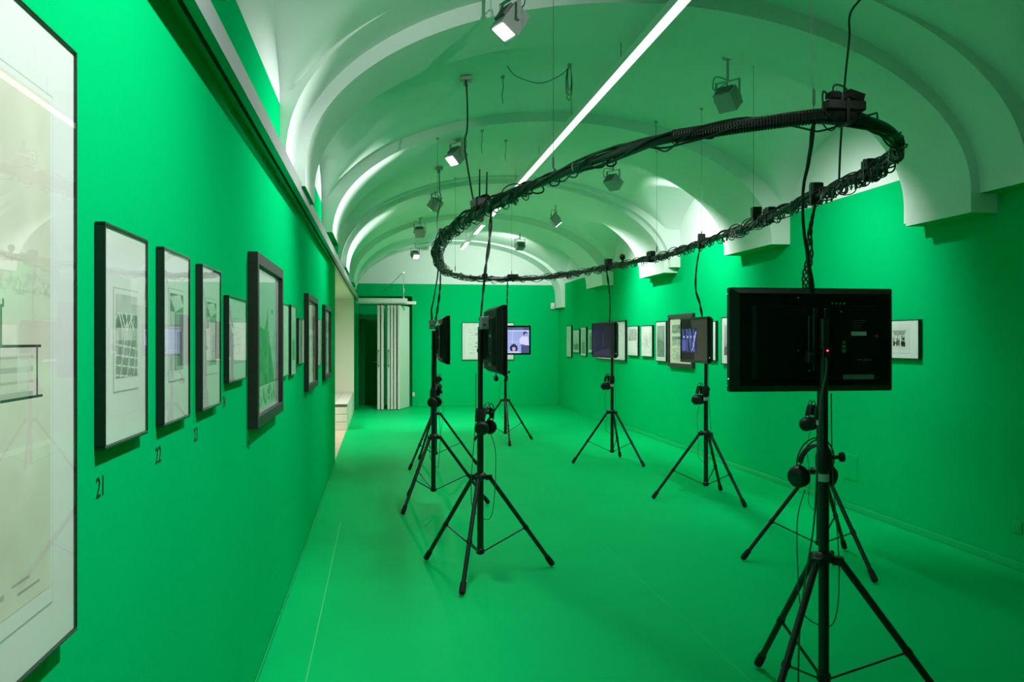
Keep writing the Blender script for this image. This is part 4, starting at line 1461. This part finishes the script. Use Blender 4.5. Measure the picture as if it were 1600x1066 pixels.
def wire(label, x, y, y2=None, x2=None):
    i = ring_at((x, y))
    p = RP[i]
    xt, yt = (x2 if x2 is not None else p.x), (y2 if y2 is not None else p.y)
    zt = vault_z(xt, yt)
    r = thing('suspension_wire', label, 'wire', (p.x, p.y, p.z), 0, 'suspension wires of the ring')
    m = MB(); m.tube([p, (xt, yt, zt + .01)], .0016, 5); m.build('wire', 'wire', r, local=tuple(p))
    m = MB(); m.lathe(p + Vector((0, 0, .05)), [(.003, 0), (.006, .01), (.006, .06), (.003, .07)], 8); m.build('turnbuckle', 'wire', r, local=tuple(p))
    m = MB(); m.lathe((xt, yt, zt - .012), [(.012, 0), (.016, .008), (.016, .024)], 10); m.build('ceiling_hook', 'lamp_grey', r, local=tuple(p))


wire('thin steel wire holding the ring right of the large flood lamp', 2.84, 6.3)
wire('thin steel wire above the power strip end of the ring', 1.75, 3.3, 3.35)
wire('thin steel wire holding the far right of the ring', 2.95, 9.0)
wire('thin steel wire to the far end of the ring by the small plug', 1.9, 12.5)
wire('thin steel wire to the left end of the ring', 0.57, 8.6)
wire('thin steel wire above the middle right of the ring', 2.96, 7.7)
wire('thin steel wire above the near left of the ring', 0.95, 4.7)
wire('thin steel wire to the far left curve of the ring', 1.0, 11.8)

# loose coiled cable on the vault
yv = 7.0
zv = vault_z(1.55, yv)
r = thing('coiled_cable', 'loose coil of thin cable hanging from the vault left of the strip', 'cable', (1.55, yv, zv))
m = MB()
m.tube(spline([(-.55, -.1, -.05), (-.45, 0, -.12), (-.25, 0, -.17), (-.08, 0, -.10), (0, 0, -.02)], 8), .004, 5)
for k in range(3):
    R = .035 + .012 * k
    m.tube([(math.cos(2 * PI * q / 20) * R * .45, .01 * k, -.12 - .02 * k + math.sin(2 * PI * q / 20) * (.10 + .02 * k)) for q in range(20)], .0032, 5, closed=True)
m.build('coil', 'grey_cable', r, smooth=True)
m = MB(); m.lathe((0, 0, -.03), [(.014, 0), (.018, .01), (.018, .04)], 10); m.build('hook', 'lamp_grey', r)
yv = 6.3
for k, (x, y) in enumerate(((1.02, 7.2), (1.02, 8.7), (2.75, 8.4), (1.35, 9.3))):
    zv = vault_z(x, y)
    r = thing('ceiling_hook', ['short wire end hanging from the vault near the loose coil', 'short wire end beside the left lit flood lamp', 'short wire end right of the light strip', 'short wire end under the middle of the vault'][k], 'hook', (x, y, zv))
    m = MB(); m.lathe((0, 0, -.02), [(.012, 0), (.018, .006), (.018, .03)], 10); m.build('plate', 'lamp_grey', r)
    m = MB(); m.tube([(0, 0, -.02), (.004, 0, -.09), (-.006, 0, -.16), (0, 0, -.23)], .0035, 5); m.build('wire_end', 'grey_cable', r)

# ------------------------------------------------------------------ small wall fittings
r = thing('access_panel', 'flush square green access panel low on the right wall', 'panel', (XR, 7.345, .268))
m = MB(); m.bbox(-.004, 0, -.112, .112, 0, .237, .001); m.build('frame', 'green_trim', r)
m = MB(); m.bbox(-.007, -.003, -.104, .104, .008, .229, .001); m.build('cover', 'green', r)
r = thing('wall_socket', 'green painted wall socket at the right picture edge', 'socket', (XR, 5.253, .25))
m = MB(); m.bbox(-.009, 0, -.04, .04, 0, .08, .002); m.build('plate', 'green_trim', r)
m = MB(); m.lathe((-.0085, 0, .04), [(.026, 0), (.026, .003), (.02, .003), (.019, -.004)], 16, (-1, 0, 0)); m.build('insert', 'green_trim', r)
r = thing('wall_socket', 'small pale socket beside the doorway on the back wall', 'socket', (.775, YB, .235))
m = MB(); m.bbox(-.028, .028, -.012, 0, 0, .09, .003); m.build('plate', 'white_plastic', r)
m = MB(); m.lathe((0, -.0121, .045), [(.02, 0), (.02, .002)], 12, (0, -1, 0)); m.build('insert', 'panel_edge', r)
r = thing('motion_sensor', 'small white sensor box in the back right corner under the vault', 'sensor', (4.10, YB - .06, 2.30))
m = MB(); m.bbox(-.045, .045, -.03, .03, 0, .15, .01); m.build('case', 'white_plastic', r)
m = MB(); m.bbox(-.03, .03, -.034, -.029, .02, .07, .004); m.build('lens', 'panel_edge', r)
